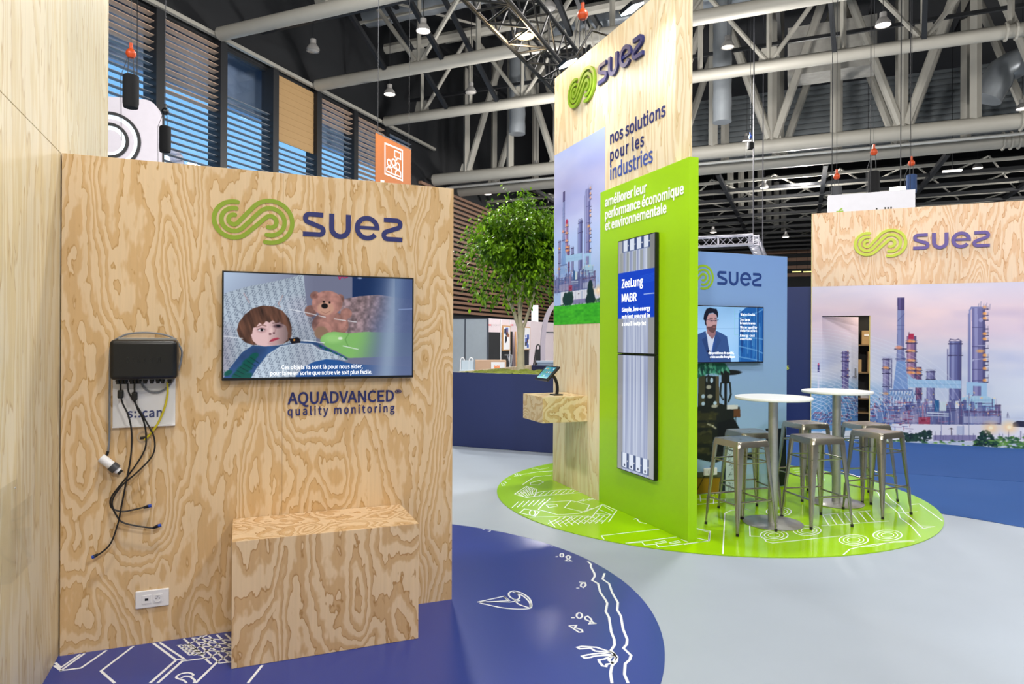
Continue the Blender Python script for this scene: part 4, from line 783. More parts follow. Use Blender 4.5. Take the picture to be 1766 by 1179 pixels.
def valves(c):
    dk = (22, 28, 26); ol = (58, 58, 32); R = random.Random(2)
    c.poly([(-300, 975), (1200, 975), (1200, 1300), (-300, 1300)], (150, 172, 176), .35); c.poly([(-200, 1000), (230, 1000), (230, 1300), (-200, 1300)], (136, 106, 22)); c.poly([(-200, 960), (260, 960), (240, 1010), (-200, 1010)], (60, 60, 40), .8)
    c.poly([(-60, 440), (40, 430), (45, 170), (95, 165), (100, 180), (210, 180), (215, 400), (300, 430), (380, 430), (385, 510), (330, 520), (375, 600), (420, 650), (380, 800), (230, 870), (180, 885), (100, 870), (-60, 830)], dk)
    for y, h in ((480, 60), (560, 40), (640, 90), (760, 50)): c.rect(-60, y, 190 - (y - 480) * .2, y + h, ol, .75)
    c.rect(50, 180, 98, 420, (66, 66, 46), .9); c.rect(185, 180, 212, 420, (84, 78, 54), .9)
    for (x, y, rx, ry) in ((83, 345, 14, 17), (83, 405, 14, 16), (180, 400, 14, 15), (120, 210, 12, 24), (152, 215, 12, 22)): c.ell(x, y, rx, ry, (168, 196, 220), 1, .2)
    c.line([(125, 180), (125, 420)], 18, (30, 34, 30)); c.ell(128, 270, 20, 16, (176, 178, 166), .9, .4); c.ell(138, 345, 22, 16, (170, 172, 160), .9, .4); c.ell(175, 425, 26, 14, (196, 198, 186), .8, .5); c.line([(120, 570), (160, 585), (185, 605)], 12, (190, 190, 170), .7)
    c.ell(290, 152, 104, 22, (16, 20, 22), 1, .15); c.poly([(232, 165), (296, 165), (298, 240), (232, 240)], dk); c.line([(265, 165), (265, 420)], 22, (18, 22, 22))
    c.line([(228, 240), (222, 330), (245, 370)], 14, dk); c.line([(300, 235), (308, 330), (290, 385)], 14, dk); c.line([(240, 250), (240, 360)], 5, (140, 170, 200), .8)
    c.rect(275, 415, 365, 450, (196, 200, 200)); c.rect(330, 450, 384, 515, (92, 60, 36)); c.poly([(200, 560), (300, 530), (350, 550), (372, 600), (360, 760), (200, 800)], (10, 14, 20)); c.rect(345, 505, 352, 560, (20, 24, 26))
    for k in range(60): c.ell(R.uniform(-40, 200), R.uniform(450, 840), R.uniform(6, 26), R.uniform(4, 12), R.choice(((76, 74, 40), (30, 34, 26), (50, 50, 34), (96, 92, 60))), .5, .8)
    c.poly([(-80, 60), (30, 80), (200, 60), (260, 75), (300, 130), (200, 150), (110, 165), (40, 195), (-80, 240)], (26, 92, 78))
    for k in range(34): x = R.uniform(-40, 280); y = 80 + R.random() * 80; c.poly([(x, y), (x + 14, y - 26), (x + 24, y + 30)], R.choice(((70, 160, 130), (14, 56, 56), (110, 190, 160))), .8)
    c.poly([(590, 610), (800, 600), (800, 1110), (610, 1090)], (12, 18, 26)); c.rect(440, 800, 520, 860, (14, 18, 24)); c.poly([(282, 740), (325, 740), (340, 1130), (240, 1130)], (178, 196, 200))
    for k in range(60): c.ell(R.uniform(285, 322), R.uniform(760, 1110), 3, 3, (40, 50, 60), .9, .5)
    c.poly([(240, 800), (270, 800), (262, 1130), (225, 1130)], (24, 34, 48)); c.line([(160, 870), (140, 920)], 5, (16, 16, 18)); c.line([(95, 990), (10, 1150)], 5, (16, 16, 18))
valves(cv); cv.obj('valve_print', M_PRINT, t, -0.0012)
t = thing('wall_socket', 'small white power socket low on the pale blue panel', 'socket', FP.o)
x0, z0 = FP.uv(1212.6, 819.8); x1, z1 = FP.uv(1235, 805.3)
ob = MB().box(x0, x1, -.022, -.0015, z0, z1).build('box', M_WHITEPL, t, bevel=.006); b = MB(); b.stroke(arc((x0 * .6 + x1 * .4), (z0 + z1) / 2, .021, 0, 360, 20)[:-1], .005, .021, .025, closed=True); b.build('outlet_rim', mat('ivory_plastic', (200, 200, 196), 0.4), t)
t = thing('television', 'television showing a bearded man in a suit on the pale blue panel', 'television', FP.o)
O2 = -.055; xa, za = FP.uv(1317, 625, O2); zb = FP.uv(1317, 529, O2)[1]; x0 = xa - 1.065
MB().box(x0, xa, O2 + .003, -.012, za, zb).build('housing', M_BLACK, t, bevel=.003); MB().box(x0 + .3, xa - .3, -.012, -.002, za + .1, zb - .1).build('wall_bracket', M_BLACKMATT, t)
cv = Cv(330, 190, x0 + .01, xa - .01, za + .012, zb - .01, (150, 196, 236)); cv.T = lambda x, y: FP.uv(1195 + x / 9.823, 515 + y / 9.823, O2)
def man(c):
    n = vnoise(c.X, c.Z, 3, 3, 2, 2)[..., None]; c.I[:] = np.array([138, 186, 232]) / 255 * (.9 + .3 * n); R = random.Random(4)
    c.line([(-900, 505), (780, 505)], 8, (100, 150, 205), .8); c.line([(60, 110), (60, 640)], 7, (110, 160, 212), .6); c.ell(500, 600, 420, 300, (190, 220, 246), .35, 1.2)
    c.poly([(775, 250), (900, 150), (1200, 110), (1200, 1080), (775, 1080)], (26, 96, 172))
    for k in range(40): x = R.uniform(780, 1190); c.rect(x, R.uniform(180, 600), x + R.uniform(6, 26), R.uniform(700, 1060), R.choice(((60, 130, 196), (16, 66, 136), (40, 110, 186), (90, 156, 214))), .6)
    for y0, y1 in ((330, 170), (640, 690), (800, 930), (980, 1080)): c.line([(775, y0), (1095, y0 * .4 + y1 * .6), (1200, y1)], 18, (120, 176, 226), .6)
    c.line([(1100, 140), (1100, 1080)], 22, (12, 52, 110)); c.line([(1080, 140), (1080, 1080)], 8, (120, 176, 226), .7)
    c.line([(708, 150), (708, 610)], 5, (120, 210, 180), .7)
    for y in (255, 340, 478, 610): c.line([(708, y), (770, y)], 5, (120, 210, 180), .6)
    c.poly([(-260, 1080), (-240, 760), (-120, 660), (50, 615), (215, 545), (400, 545), (480, 580), (580, 640), (610, 820), (650, 1080)], (52, 84, 142))
    c.poly([(215, 545), (240, 640), (260, 800), (290, 960), (330, 900), (350, 720), (385, 560)], (206, 218, 240)); c.poly([(330, 1080), (300, 960), (345, 740), (390, 640), (420, 640), (360, 900)], (40, 90, 180), .8); c.poly([(150, 690), (225, 640), (300, 1000), (290, 1060)], (40, 66, 120), .9); c.poly([(385, 570), (480, 700), (300, 1060), (345, 800)], (44, 72, 128), .7)
    c.poly([(225, 470), (390, 470), (385, 600), (330, 690), (245, 590)], (150, 110, 116)); c.poly([(205, 330), (230, 280), (330, 240), (400, 270), (410, 400), (395, 510), (350, 580), (290, 560), (235, 490)], (194, 152, 154)); c.poly([(310, 470), (350, 440), (395, 440), (395, 520), (350, 582), (290, 560), (240, 500), (240, 470)], (70, 44, 48), .75); c.ell(360, 480, 26, 9, (170, 104, 108), .9, .4)
    c.poly([(178, 350), (190, 260), (230, 170), (290, 148), (350, 165), (400, 170), (425, 230), (428, 300), (412, 330), (400, 275), (340, 235), (270, 250), (240, 320), (225, 390), (235, 470), (205, 430), (200, 370)], (14, 20, 40))
    c.line([(235, 352), (300, 362), (345, 370), (410, 362), (435, 355)], 7, (50, 60, 80), .9); c.ell(315, 372, 30, 22, (150, 112, 122), .6, .6); c.ell(385, 372, 26, 22, (150, 112, 122), .6, .6); c.ell(318, 372, 9, 6, (24, 20, 30), 1, .4); c.ell(386, 370, 9, 6, (24, 20, 30), 1, .4); c.line([(285, 330), (335, 328)], 10, (30, 22, 32), .9); c.line([(370, 330), (405, 328)], 9, (30, 22, 32), .9); c.line([(355, 380), (362, 430)], 9, (214, 176, 176), .6)
    c.ell(265, 890, 30, 16, (20, 24, 50), .9, .4)
man(cv); cv.obj('screen', M_SCREEN, t, O2)
for s_, a, b_, tp in (('Water leaks', (1277, 543.9), (1301.9, 544.3), 540.0), ('System', (1276.4, 552.8), (1292.7, 553.0), 548.9), ('breakdowns', (1276.4, 558.8), (1302.4, 559.2), 554.9), ('Water quality', (1276.4, 566), (1305.3, 566.2), 562), ('deterioration', (1276.4, 571.6), (1305, 571.7), 567.7), ('Energy cost', (1276.4, 580.2), (1301.4, 580.2), 576.3), ('overruns', (1276.4, 585.9), (1295.8, 585.9), 582.0), ('des probl\u00e8mes de qualit\u00e9,', (1221.7, 610.3), (1266, 610.1), 606.6), ('et des surco\u00fbts \u00e9nerg\u00e9tiques', (1224.5, 616.9), (1267.8, 616.6), 613.3)):
    text(s_, t, FP, a, b_, tp, M_SUB, off=O2 - .001, bold=.03, name='subtitle')
# ------------------------------------------------------------------ bar tables and stools
GZ = 0.0082                                   # top of the green floor graphic
M_TOP = mat('white_table_top', (224, 226, 224), 0.35, var=0.02)
def bar_table(label, x, y):
    t = thing('bar_table', label, 'table', (x, y, GZ), 0, 'bar tables on the green floor graphic')
    MB().lathe([(0, 0), (.247, 0), (.25, .002), (.25, .006), (.245, .009), (.045, .012), (0, .012)], 64).build('base', M_STEEL, t, smooth=True)
    MB().lathe([(0, .011), (.040, .011), (.040, 1.075), (0, 1.075)], 32).build('pole', M_STEEL, t, smooth=True)
    MB().lathe([(0, 1.07), (.11, 1.07), (.11, 1.078), (0, 1.078)], 24).build('top_plate', M_STEEL, t)
    MB().lathe([(0, 1.078), (.316, 1.078), (.322, 1.084), (.322, 1.098), (.319, 1.102), (0, 1.102)], 96).build('table_top', M_TOP, t, smooth=True)
bar_table('white round bar table nearer the apple green panel', 4.312, 4.610); bar_table('white round bar table nearer the printed wall with the doorway', 5.440, 4.965)
M_RUB = mat('black_rubber', (16, 16, 16), 0.7)
def make_stool():
    t = thing('bar_stool', '', 'stool')
    hs, sk, zs = 0.158, 0.172, 0.755
    def ring(h, r, z, n=5):
        out = []
        for sx_, sy_, a0 in ((1, 1, 0), (-1, 1, 90), (-1, -1, 180), (1, -1, 270)):
            for k in range(n + 1): a = radians(a0 + 90 * k / n); out.append((sx_ * (h - r) + r * cos(a), sy_ * (h - r) + r * sin(a), z))
        return out
    rings = [ring(sk, .034, zs - .050), ring(sk - .001, .034, zs - .046), ring(hs + .004, .034, zs - .006), ring(hs, .032, zs), ring(hs - .006, .03, zs + .0015), ring(hs - .018, .026, zs - .002), ring(.10, .03, zs - .004)]
    hole = []
    n = len(rings[0])
    for p in rings[-1]:
        a = atan2(p[1], p[0]); k = min(.022 / max(abs(cos(a)), 1e-6), .007 / max(abs(sin(a)), 1e-6)); hole.append((k * cos(a), k * sin(a), zs - .004))
    rings += [hole, [(p[0], p[1], p[2] - .02) for p in hole]]
    b = MB(); b.V = [p for r in rings for p in r]; b.F = [(i * n + k, i * n + (k + 1) % n, (i + 1) * n + (k + 1) % n, (i + 1) * n + k) for i in range(len(rings) - 1) for k in range(n)]
    b.build('seat', M_GUN, t, smooth=True)
    for sx_, sy_ in ((-1, -1), (1, -1), (1, 1), (-1, 1)):
        b = MB(); lv = []
        prof = [(zs - .012, .163, .062, .030), (zs - .06, .170, .060, .028), (zs - .25, .181, .050, .026), (.30, .194, .036, .022), (.12, .203, .026, .019), (.075, .206, .021, .018), (.02, .2085, .018, .017)]
        for z, c, w, r in prof:            # folded sheet: rounded outer corner, two flanges running back along the skirt
            r_ = min(r, w * .6); P = [(c - w, c), (c - w * .62, c)] + [(c - r_ + r_ * sin(a), c - r_ + r_ * cos(a)) for a in (radians(20), radians(45), radians(70))] + [(c, c - w * .62), (c, c - w), (c - .010, c - w), (c - .012, c - .55 * w), (c - .55 * w, c - .012), (c - w, c - .010)]
            lv.append([(sx_ * x, sy_ * y, z) for x, y in P])
        m = len(lv[0]); b.V = [p for l in lv for p in l]; b.F = [(i * m + k, i * m + (k + 1) % m, (i + 1) * m + (k + 1) % m, (i + 1) * m + k) for i in range(len(lv) - 1) for k in range(m)] + [tuple(range(m)), tuple((len(lv) - 1) * m + k for k in range(m))]
        lg = b.build('leg', M_GUN, t, smooth=True)
        c = .2085; MB().tube([(sx_ * (c - .009), sy_ * (c - .009), .0225), (sx_ * (c - .0085), sy_ * (c - .0085), 0)], .0125, 10).build('rubber_foot', M_RUB, lg)
        # pressed groove near the foot
        p0, p1 = Vector((sx_ * .2005, sy_ * .2005, .25)), Vector((sx_ * .2055, sy_ * .2055, .085))
        for o_ in (-1, 1):
            d = Vector((-sx_ * .006 * o_, sy_ * .006 * o_, 0)); b = MB(); b.tube([p0 + d * 1.3 - Vector((sx_ * .007, sy_ * .007, 0)), p1 + d - Vector((sx_ * .006, sy_ * .006, 0))], .0022, 6); b.build('pressed_groove', M_GUN, lg, smooth=True)
    for z, c, r in ((.575, .168, .006), (.262, .186, .008)):
        for k in range(4):
            zz = z - (.022 if (k % 2 and z < .4) else 0); a = [Vector((-c, -c, zz)), Vector((c, -c, zz)), Vector((c, c, zz)), Vector((-c, c, zz))]
            MB().tube([a[k], a[(k + 1) % 4]], r, 8).build('stretcher' if z > .4 else 'foot_rail', M_GUN, t, smooth=True)
    return t
st = make_stool()
for i, (x, y, a, lb) in enumerate(((3.947, 4.597, 0, 'metal bar stool nearest the apple green panel, left of the first table'), (4.372, 4.972, -10.5, 'metal bar stool half hidden behind the first table pole, before the valve print'), (4.700, 4.504, -9.2, 'metal bar stool standing between the two table poles in front'), (5.376, 5.298, -5.5, 'metal bar stool behind the front stools, before the dark blue wall'), (5.508, 4.568, 4.5, 'metal bar stool in front, rightmost of the stools'), (5.896, 5.018, -10, 'metal bar stool behind the rightmost one, below the doorway'))):
    o = st if i == 0 else dup(st); o.location = (x, y, GZ); o.rotation_euler = (0, 0, radians(a)); o['label'] = lb; o['group'] = 'metal bar stools round the bar tables'

# ------------------------------------------------------------------ planter with the fig tree
FPn = Fr(H(-4.80, 8.94), -pi / 4)
t = thing('planter', 'large dark blue planter box with moss and a plywood inner side', 'planter', FPn.o, FPn.rot)
M_PLB = mat('ink_blue_laminate', (24, 38, 86), 0.5, var=0.03)
PW, PD = 2.9, 3.2
b = MB(); b.box(0, PW, 0, .04, .004, 1.10).box(0, .02, .04, PD, .004, 1.10).box(PW - .04, PW, .04, PD, .004, 1.10).box(.02, PW - .04, PD - .04, PD, .004, 1.10); b.build('outer_board', M_PLB, t)
MB().box(.021, .05, .041, PD - .041, .6, 1.101).build('inner_board', M_PINE_TOWER, t)
b = MB(); R = random.Random(3); nx, ny = 70, 46; g = lambda i, j: (.055 + (PW - .1) * i / nx, .045 + 1.5 * j / ny)
mz = np.array([[1.070 + .035 * sin(i * .33) * sin(j * .4 + 1) + R.uniform(-.012, .018) for j in range(ny + 1)] for i in range(nx + 1)])
b.V = [(*g(i, j), float(mz[i, j])) for i in range(nx + 1) for j in range(ny + 1)]; b.F = [(i * (ny + 1) + j, (i + 1) * (ny + 1) + j, (i + 1) * (ny + 1) + j + 1, i * (ny + 1) + j + 1) for i in range(nx) for j in range(ny)]
ms = b.build('moss', mat('moss', (106, 118, 40), 0.95, var=0.5, scale=14, bump=1.0), t); ms['kind'] = 'stuff'
MB().box(.055, PW - .045, .045, PD - .05, .90, 1.0).build('soil', mat('brown_soil', (58, 48, 34), 0.95, var=0.4, scale=20), t)

tp = at_z(898, 641, 1.06)
t = thing('fig_tree', 'leafy green indoor fig tree growing from the blue planter', 'tree', tp)
R = random.Random(11); tr = MB(); tips = []
def limb(p, d, L, r, lv):
    pts, rs = [p], [r]; d = d.normalized()
    n = 5
    for k in range(n):
        d = (d + Vector((R.uniform(-.16, .16), R.uniform(-.16, .16), R.uniform(-.02, .16)))).normalized(); p = p + d * (L / n); pts.append(p); rs.append(r * (1 - .5 * (k + 1) / n))
        if lv >= 1: tips.append((p.copy(), d.copy()))
    tr.tube(pts, rs, 8 if lv < 2 else 5)
    if lv < 3:
        for k in range(4 if lv == 0 else 3):
            a = R.uniform(0, 2 * pi); e = Vector((cos(a), sin(a), R.uniform(.1, .8))); limb(pts[-1 - (k % 3)], d * .7 + e * .75, L * R.uniform(.55, .8), rs[-1 - (k % 3)] * .7, lv + 1)
RT3 = RT; base = Vector((0, 0, -.005))
tr.tube([base, Vector((0, 0, .08)), Vector((.0, 0, .5)), RT3 * .0 + Vector((0, 0, .72))], [.080, .064, .056, .066], 14)
fork = Vector((0, 0, .66))
for dv, L, r in (((-.35, .05, .9), .9, .040), ((-.05, .2, 1.), .95, .036), ((.12, -.1, 1.), 1.0, .045), ((.42, .1, .85), .8, .032), ((-.2, -.25, 1.), .9, .03)):
    limb(fork, RT3 * dv[0] + FW * dv[1] + Vector((0, 0, dv[2])), L, r, 0)
tr.build('trunk', mat('pale_grey_bark', (176, 170, 148), 0.85, var=0.25, scale=9, bump=.4), t, smooth=True)
lf = MB(); ctr = Vector((0, 0, 1.88)) + RT3 * -.06
def leaf(p, d, s_):
    up = Vector((0, 0, 1)); side = d.cross(up); side = side.normalized() if side.length > .1 else Vector((1, 0, 0)); nr = side.cross(d).normalized()
    a, w = d * s_, side * s_ * .27
    lf.add([p, p + a * .35 + w + nr * s_ * .06, p + a * .72 + w * .72 + nr * s_ * .03, p + a - nr * s_ * .08, p + a * .72 - w * .72 + nr * s_ * .03, p + a * .35 - w + nr * s_ * .06, p + a * .4 - nr * s_ * .03], [(0, 1, 6), (1, 2, 6), (2, 3, 6), (3, 4, 6), (4, 5, 6), (5, 0, 6)])
cl = []
for k in range(330):                       # twig clusters fill a round, slightly ragged crown
    u = Vector((R.gauss(0, 1), R.gauss(0, 1), R.gauss(0, 1))).normalized(); rr = R.random() ** .42
    rad = Vector((u.x * .98, u.y * .98, u.z * (1.0 if u.z > 0 else .82)))
    cl.append(ctr + rad * rr * (1 + .14 * sin(5 * u.x + 3 * u.z) + R.uniform(-.06, .06)))
for p, d in tips:
    if (p - ctr).length < 1.15: cl.append(p)
for c in cl:
    if c.z < .98 + .25 * R.random(): continue
    out = (c - ctr); out.z *= .4
    for k in range(R.randint(7, 12)):
        a = R.uniform(0, 2 * pi); q = c + Vector((R.gauss(0, .07), R.gauss(0, .07), R.gauss(0, .06))); d = (out * .8 + Vector((cos(a) * .6, sin(a) * .6, -.75 + R.uniform(-.3, .4)))).normalized(); leaf(q, d, R.uniform(.06, .105))
def leaf_mat():
    m = bpy.data.materials.new('fig_leaf'); m.use_nodes = True; n = m.node_tree.nodes; L = m.node_tree.links; b = n['Principled BSDF']
    t_ = n.new('ShaderNodeTexCoord'); no = n.new('ShaderNodeTexNoise'); no.inputs['Scale'].default_value = 5; no.inputs['Detail'].default_value = 6; L.new(t_.outputs['Object'], no.inputs['Vector'])
    r = n.new('ShaderNodeValToRGB'); e = r.color_ramp.elements; e[0].position = .35; e[0].color = (*lin((34, 78, 16)), 1); e[1].position = .68; e[1].color = (*lin((146, 196, 36)), 1)
    L.new(no.outputs['Fac'], r.inputs[0]); L.new(r.outputs[0], b.inputs['Base Color']); b.inputs['Roughness'].default_value = .32
    tr_ = n.new('ShaderNodeBsdfTranslucent'); L.new(r.outputs[0], tr_.inputs[0]); mx = n.new('ShaderNodeMixShader'); mx.inputs[0].default_value = .3
    L.new(b.outputs[0], mx.inputs[1]); L.new(tr_.outputs[0], mx.inputs[2]); L.new(mx.outputs[0], n['Material Output'].inputs[0]); return m
o = lf.build('foliage', leaf_mat(), t); o['kind'] = 'stuff'

# ------------------------------------------------------------------ stands in the distance behind the planter
PC = -12.35; QC = 26.26
FD = Fr(H(PC, QC), pi / 4)                     # face that runs into the hall
FE = Fr(H(PC - 6.0, QC), -pi / 4)              # face that runs to the left
M_BOOTH = mat('pale_grey_booth_panel', (176, 186, 194), 0.5); M_BOOTHW = mat('white_booth_panel', (214, 200, 204), 0.5); M_BAR = mat('grey_aluminium_bar', (104, 110, 120), 0.4, .5)
t = thing('booth_partition', 'pale blue grey booth wall beyond the planter at its left', 'partition', FE.o, FE.rot)
xs = [0, 1.5, 3.0, FE.uv(802, 600)[0], 6.0]
for a, b_ in zip(xs[:-1], xs[1:]): MB().box(a + .03, b_ - .03, 0, .05, 0, 2.46).build('wall_sheet', M_BOOTH, t)
for x in xs: MB().box(x - .03, x + .03, -.01, .06, 0, 2.5).build('upright', M_BAR, t)
MB().box(.03, 5.97, -.01, .06, 2.46, 2.5).build('top_rail', M_BAR, t)
def dx(px): return FD.uv(px, 600)[0]
t = thing('booth_partition', 'white booth wall with black panels and posters beyond the tree', 'partition', FD.o, FD.rot)
L = dx(960) + 6
MB().box(0.035, L, 0, .05, 0, 2.5).build('wall_sheet', M_BOOTHW, t)
for a, b_ in ((841.8, 862), (863.2, 877.5), (879, 883.2), (902.5, 911.5)): MB().box(max(.04, dx(a)), dx(b_), -.02, -.001, 0, 1.9 if a < 870 else 1.95).build('black_panel', M_BLACKMATT, t)
for px in (862.6, 878.3, 912.6, 934.5): MB().box(dx(px) - .03, dx(px) + .03, -.04, -.021, 0, 2.48).build('upright', M_WHITEPL, t)
MB().box(dx(935), L, -.03, -.001, 1.96, 2.0).build('rail', M_BAR, t)
M_RED = mat('red_lettering', (226, 60, 60), 0.5); M_GREYT = mat('dark_grey_lettering', (70, 68, 76), 0.5)
for pa, pb, pc in ((842.6, 847.2, 861.5), (880, 884.5, 899.5)):
    text('\u00bb\u00ab', t, FD, (pa, 561.4), (pb, 561.6), 558.4, M_RED, xh=True, off=-.025, bold=.05); text('project', t, FD, (pb + .5, 561.6), (pc, 562), 558.6, M_GREYT, xh=True, off=-.025, bold=.02)
M_FRAME = mat('oak_frame', (196, 150, 100), 0.5)
for lb, a, b_, zt, zb in (('wood framed poster hanging at the left of the tree trunk', 864.5, 877, 561, 604.5), ('wood framed poster half hidden by the tree trunk', 899.5, 911.5, 563, 603.5)):
    p = thing('framed_poster', lb, 'poster', FD.o, FD.rot, 'framed posters on the far booth'); x0, x1 = dx(a), dx(b_); z1 = FD.uv(a, zt)[1]; z0 = FD.uv(a, zb)[1]
    MB().box(x0, x1, -.09, -.045, z0, z1).build('frame', M_FRAME, p); MB().box(x0 + .06, x1 - .06, -.094, -.09, z0 + .05, z1 - .05).build('sheet', M_WHITEPL, p)
    R = random.Random(a); b = MB()
    for k in range(9): x = x0 + .1 + R.random() * (x1 - x0 - .5); z = z0 + .1 + R.random() * (z1 - z0 - .4); b = MB(); b.box(x, x + .12 + R.random() * .2, -.097, -.094, z, z + .1 + R.random() * .16); b.build('picture', R.choice((mat('poster_blue', (70, 96, 170), .5), mat('poster_grey', (92, 88, 96), .5), mat('poster_brown', (150, 96, 70), .5), mat('poster_ink', (54, 54, 66), .5))), p)
p = thing('easel_board', 'tilted white drawing board leaning behind the tree trunk', 'board', FD.o, FD.rot); x0 = dx(883.6)
MB().poly([(dx(884), .05), (dx(893.5), .05), (dx(891), 1.93), (dx(882.6), 1.93)], .20, .24).build('sheet', M_BOOTHW, p); MB().bar((dx(882.6), -.25, .0), (dx(882.6), -.19, 1.95), .05).build('easel_post', M_FRAME, p)
# counter, bag, pallet truck, table
p0 = at_q(832, 632, 24.0); FC = Fr((p0.x, p0.y, 0), radians(-18))
t = thing('reception_counter', 'light wood reception counter with a white sign beyond the planter', 'counter', FC.o, FC.rot)
xa, xb = FC.uv(819.5, 630)[0], FC.uv(873, 630)[0]; zt = FC.uv(850, 621)[1]
MB().box(xa, xb, 0, .6, 0, zt).build('body', mat('beech_board', (190, 156, 128), 0.5), t, bevel=.01)
x0 = FC.uv(847, 630)[0]; x1 = FC.uv(870.5, 630)[0]; MB().box(x0, x1, -.012, -.001, zt - .9, FC.uv(850, 624)[1]).build('sign', M_WHITEPL, t)
text('MI', t, FC, (852, 635), (861.5, 635), 630.5, mat('orange_lettering', (240, 130, 30), .5), off=-.014, bold=.1)
p0 = at_q(808, 636, 22.5); FBg = Fr((p0.x, p0.y, 0), radians(-22))
t = thing('display_chair', 'pale translucent chair standing left of the light wood counter', 'chair', FBg.o, FBg.rot)
M_PALE = mat('pale_translucent_plastic', (190, 204, 214), .3)
x0, x1 = FBg.uv(794, 630)[0], FBg.uv(818, 630)[0]; zt = FBg.uv(805, 616.5)[1]; wv = x1 - x0
MB().box(x0 + .04, x1 - .04, -.02, .0, .45, zt - .10).build('backrest', M_PALE, t, bevel=.02); MB().box(x0, x1, -.5, 0, .42, .46).build('seat', M_PALE, t, bevel=.01)
for k in (0, .62):
    b = MB(); b.tube([(x0 + wv * k, 0, .0), (x0 + wv * k, 0, zt - .12)] + [(x0 + wv * (k + .14 - .14 * cos(q)), 0, zt - .12 + .12 * sin(q)) for q in (.5, 1.1, 1.57, 2.1, 2.7)] + [(x0 + wv * (k + .28), 0, zt - .14)], .022, 8); b.build('frame_hoop', M_WHITEPL, t, smooth=True)
for yy in (-.48, ): 
    for xx in (x0 + .03, x1 - .03): MB().bar((xx, yy, 0), (xx, yy, .43), .04).build('leg', M_WHITEPL, t)
p0 = at_q(924, 628, 27.5); FK = Fr((p0.x, p0.y, 0), radians(-15))
t = thing('folding_trolley', 'black folded hand trolley leaning right of the tree trunk', 'trolley', FK.o, FK.rot)
x0, x1 = FK.uv(917, 620)[0], FK.uv(931, 620)[0]; zt = FK.uv(924, 594)[1]; zm = FK.uv(924, 602)[1]
b = MB(); b.poly([(x0 + .05, 0.02), (x1 - .03, 0.02), (x1 - .03, zm), (x0 + .22, zm)], .0, .05); b.build('bed', M_BLACKMATT, t)
MB().tube([(x0, -.02, 0), (x0 + .2, -.02, zt - .12)] + [(x0 + .2 + (x1 - x0 - .2) * (1 - cos(q)) / 2, -.02, zt - .12 + .12 * sin(q)) for q in (.6, 1.2, 1.57, 2, 2.6)] + [(x1, -.02, zt - .12), (x1, -.02, 0)], .03, 8).build('handle_frame', M_BLACK, t, smooth=True)
p0 = at_q(878, 618, 25.5); FX = Fr((p0.x, p0.y, 0), radians(-15)); t = thing('folding_table', 'small grey folding table with crossed legs before the posters', 'table', FX.o, FX.rot)
x0, x1 = FX.uv(872, 611.5)[0], FX.uv(884, 611.5)[0]; zt = FX.uv(878, 611.5)[1]; MB().box(x0, x1, 0, .5, zt - .03, zt).build('table_top', M_ALU, t)
for a, b_ in ((x0, x1 + .1), (x1, x0 + .05)): MB().bar((a if a > x0 else x0 + .1, .2, zt - .03), (b_ if a == x0 else x0 + .2, .2, 0), .045).build('leg', M_ALU, t)
p0 = at_q(945, 626, 21.0); FY = Fr((p0.x, p0.y, 0), radians(-22)); t = thing('grey_counter', 'low blue grey counter at the right of the black trolley', 'counter', FY.o, FY.rot)
x0, x1 = FY.uv(927.5, 626)[0], FY.uv(975, 626)[0]; zt = FY.uv(940, 622.5)[1]; MB().box(x0, x1, 0, .5, 0, zt - .05).build('body', mat('blue_grey_board', (120, 136, 156), .5), t); MB().box(x0 - .04, x1, -.04, .54, zt - .05, zt).build('counter_top', mat('grey_blue_top', (150, 164, 182), .5), t)
# arched frame and lit sign
p0 = at_q(940, 600, 23.0); FA = Fr((p0.x, p0.y, 0), radians(-22)); t = thing('booth_arch', 'mauve grey arched booth frame at the tower edge', 'arch', FA.o, FA.rot)
pts = [FA.uv(*q) for q in ((937.5, 640), (936.5, 600), (939, 566), (944, 545), (953, 528), (968, 516), (985, 512))]; pts[0] = (pts[0][0], 0.02)
b = MB(); b.stroke([(q.x, q.y) for q in smooth_path([(a, c, 0) for a, c in pts], 6)], .16, -.5, 0); b.build('frame', mat('mauve_grey_board', (176, 166, 178), .5), t)
p0 = at_q(922, 540, 33.0); FS = Fr((p0.x, p0.y, 0), radians(-22)); t = thing('light_box', 'tall glowing white sign glimpsed behind the tree trunk', 'sign', FS.o, FS.rot)
x0, z0 = FS.uv(916.5, 552); x1, z1 = FS.uv(928.5, 526); MB().box(x0, x1, 0, .2, 0, z1).build('casing', M_WHITEPL, t); MB().box(x0 + .03, x1 - .03, -.004, -.0005, z0, z1 - .03).build('lit_face', mat('lit_sign_face', (220, 235, 235), .4, emit=(206, 228, 230), es=.9), t)
# ------------------------------------------------------------------ hall shell
HT, HB, ZR = 12.7, 10.8, 19.0
M_DARK = mat('dark_wall_cladding', (22, 24, 28), 0.7); M_ROOF = mat('dark_roof_deck', (22, 24, 29), 0.7, var=.2, scale=2)
M_TRUSS = mat('beige_painted_steel', (158, 155, 146), 0.5, var=.06, scale=2); M_BLKSTEEL = mat('black_painted_steel', (24, 26, 30), 0.5); M_GREYST = mat('grey_painted_steel', (92, 96, 100), 0.5)
def hp(name, m, boxes, label, parent=None, kind='structure'):
    b = MB()
    for (p0, p1, q0, q1, z0, z1) in boxes: b.add([H(p, q, z) for z in (z0, z1) for q in (q0, q1) for p in (p0, p1)], [(0, 2, 3, 1), (4, 5, 7, 6), (0, 1, 5, 4), (2, 6, 7, 3), (0, 4, 6, 2), (1, 3, 7, 5)])
    o_ = b.build(name, m, parent)
    if parent is None: tag(o_, label, kind=kind)
    return o_
QM = [10.56 + 2.7 * k for k in range(9)]; ZW0, ZW1 = 3.4, 12.55
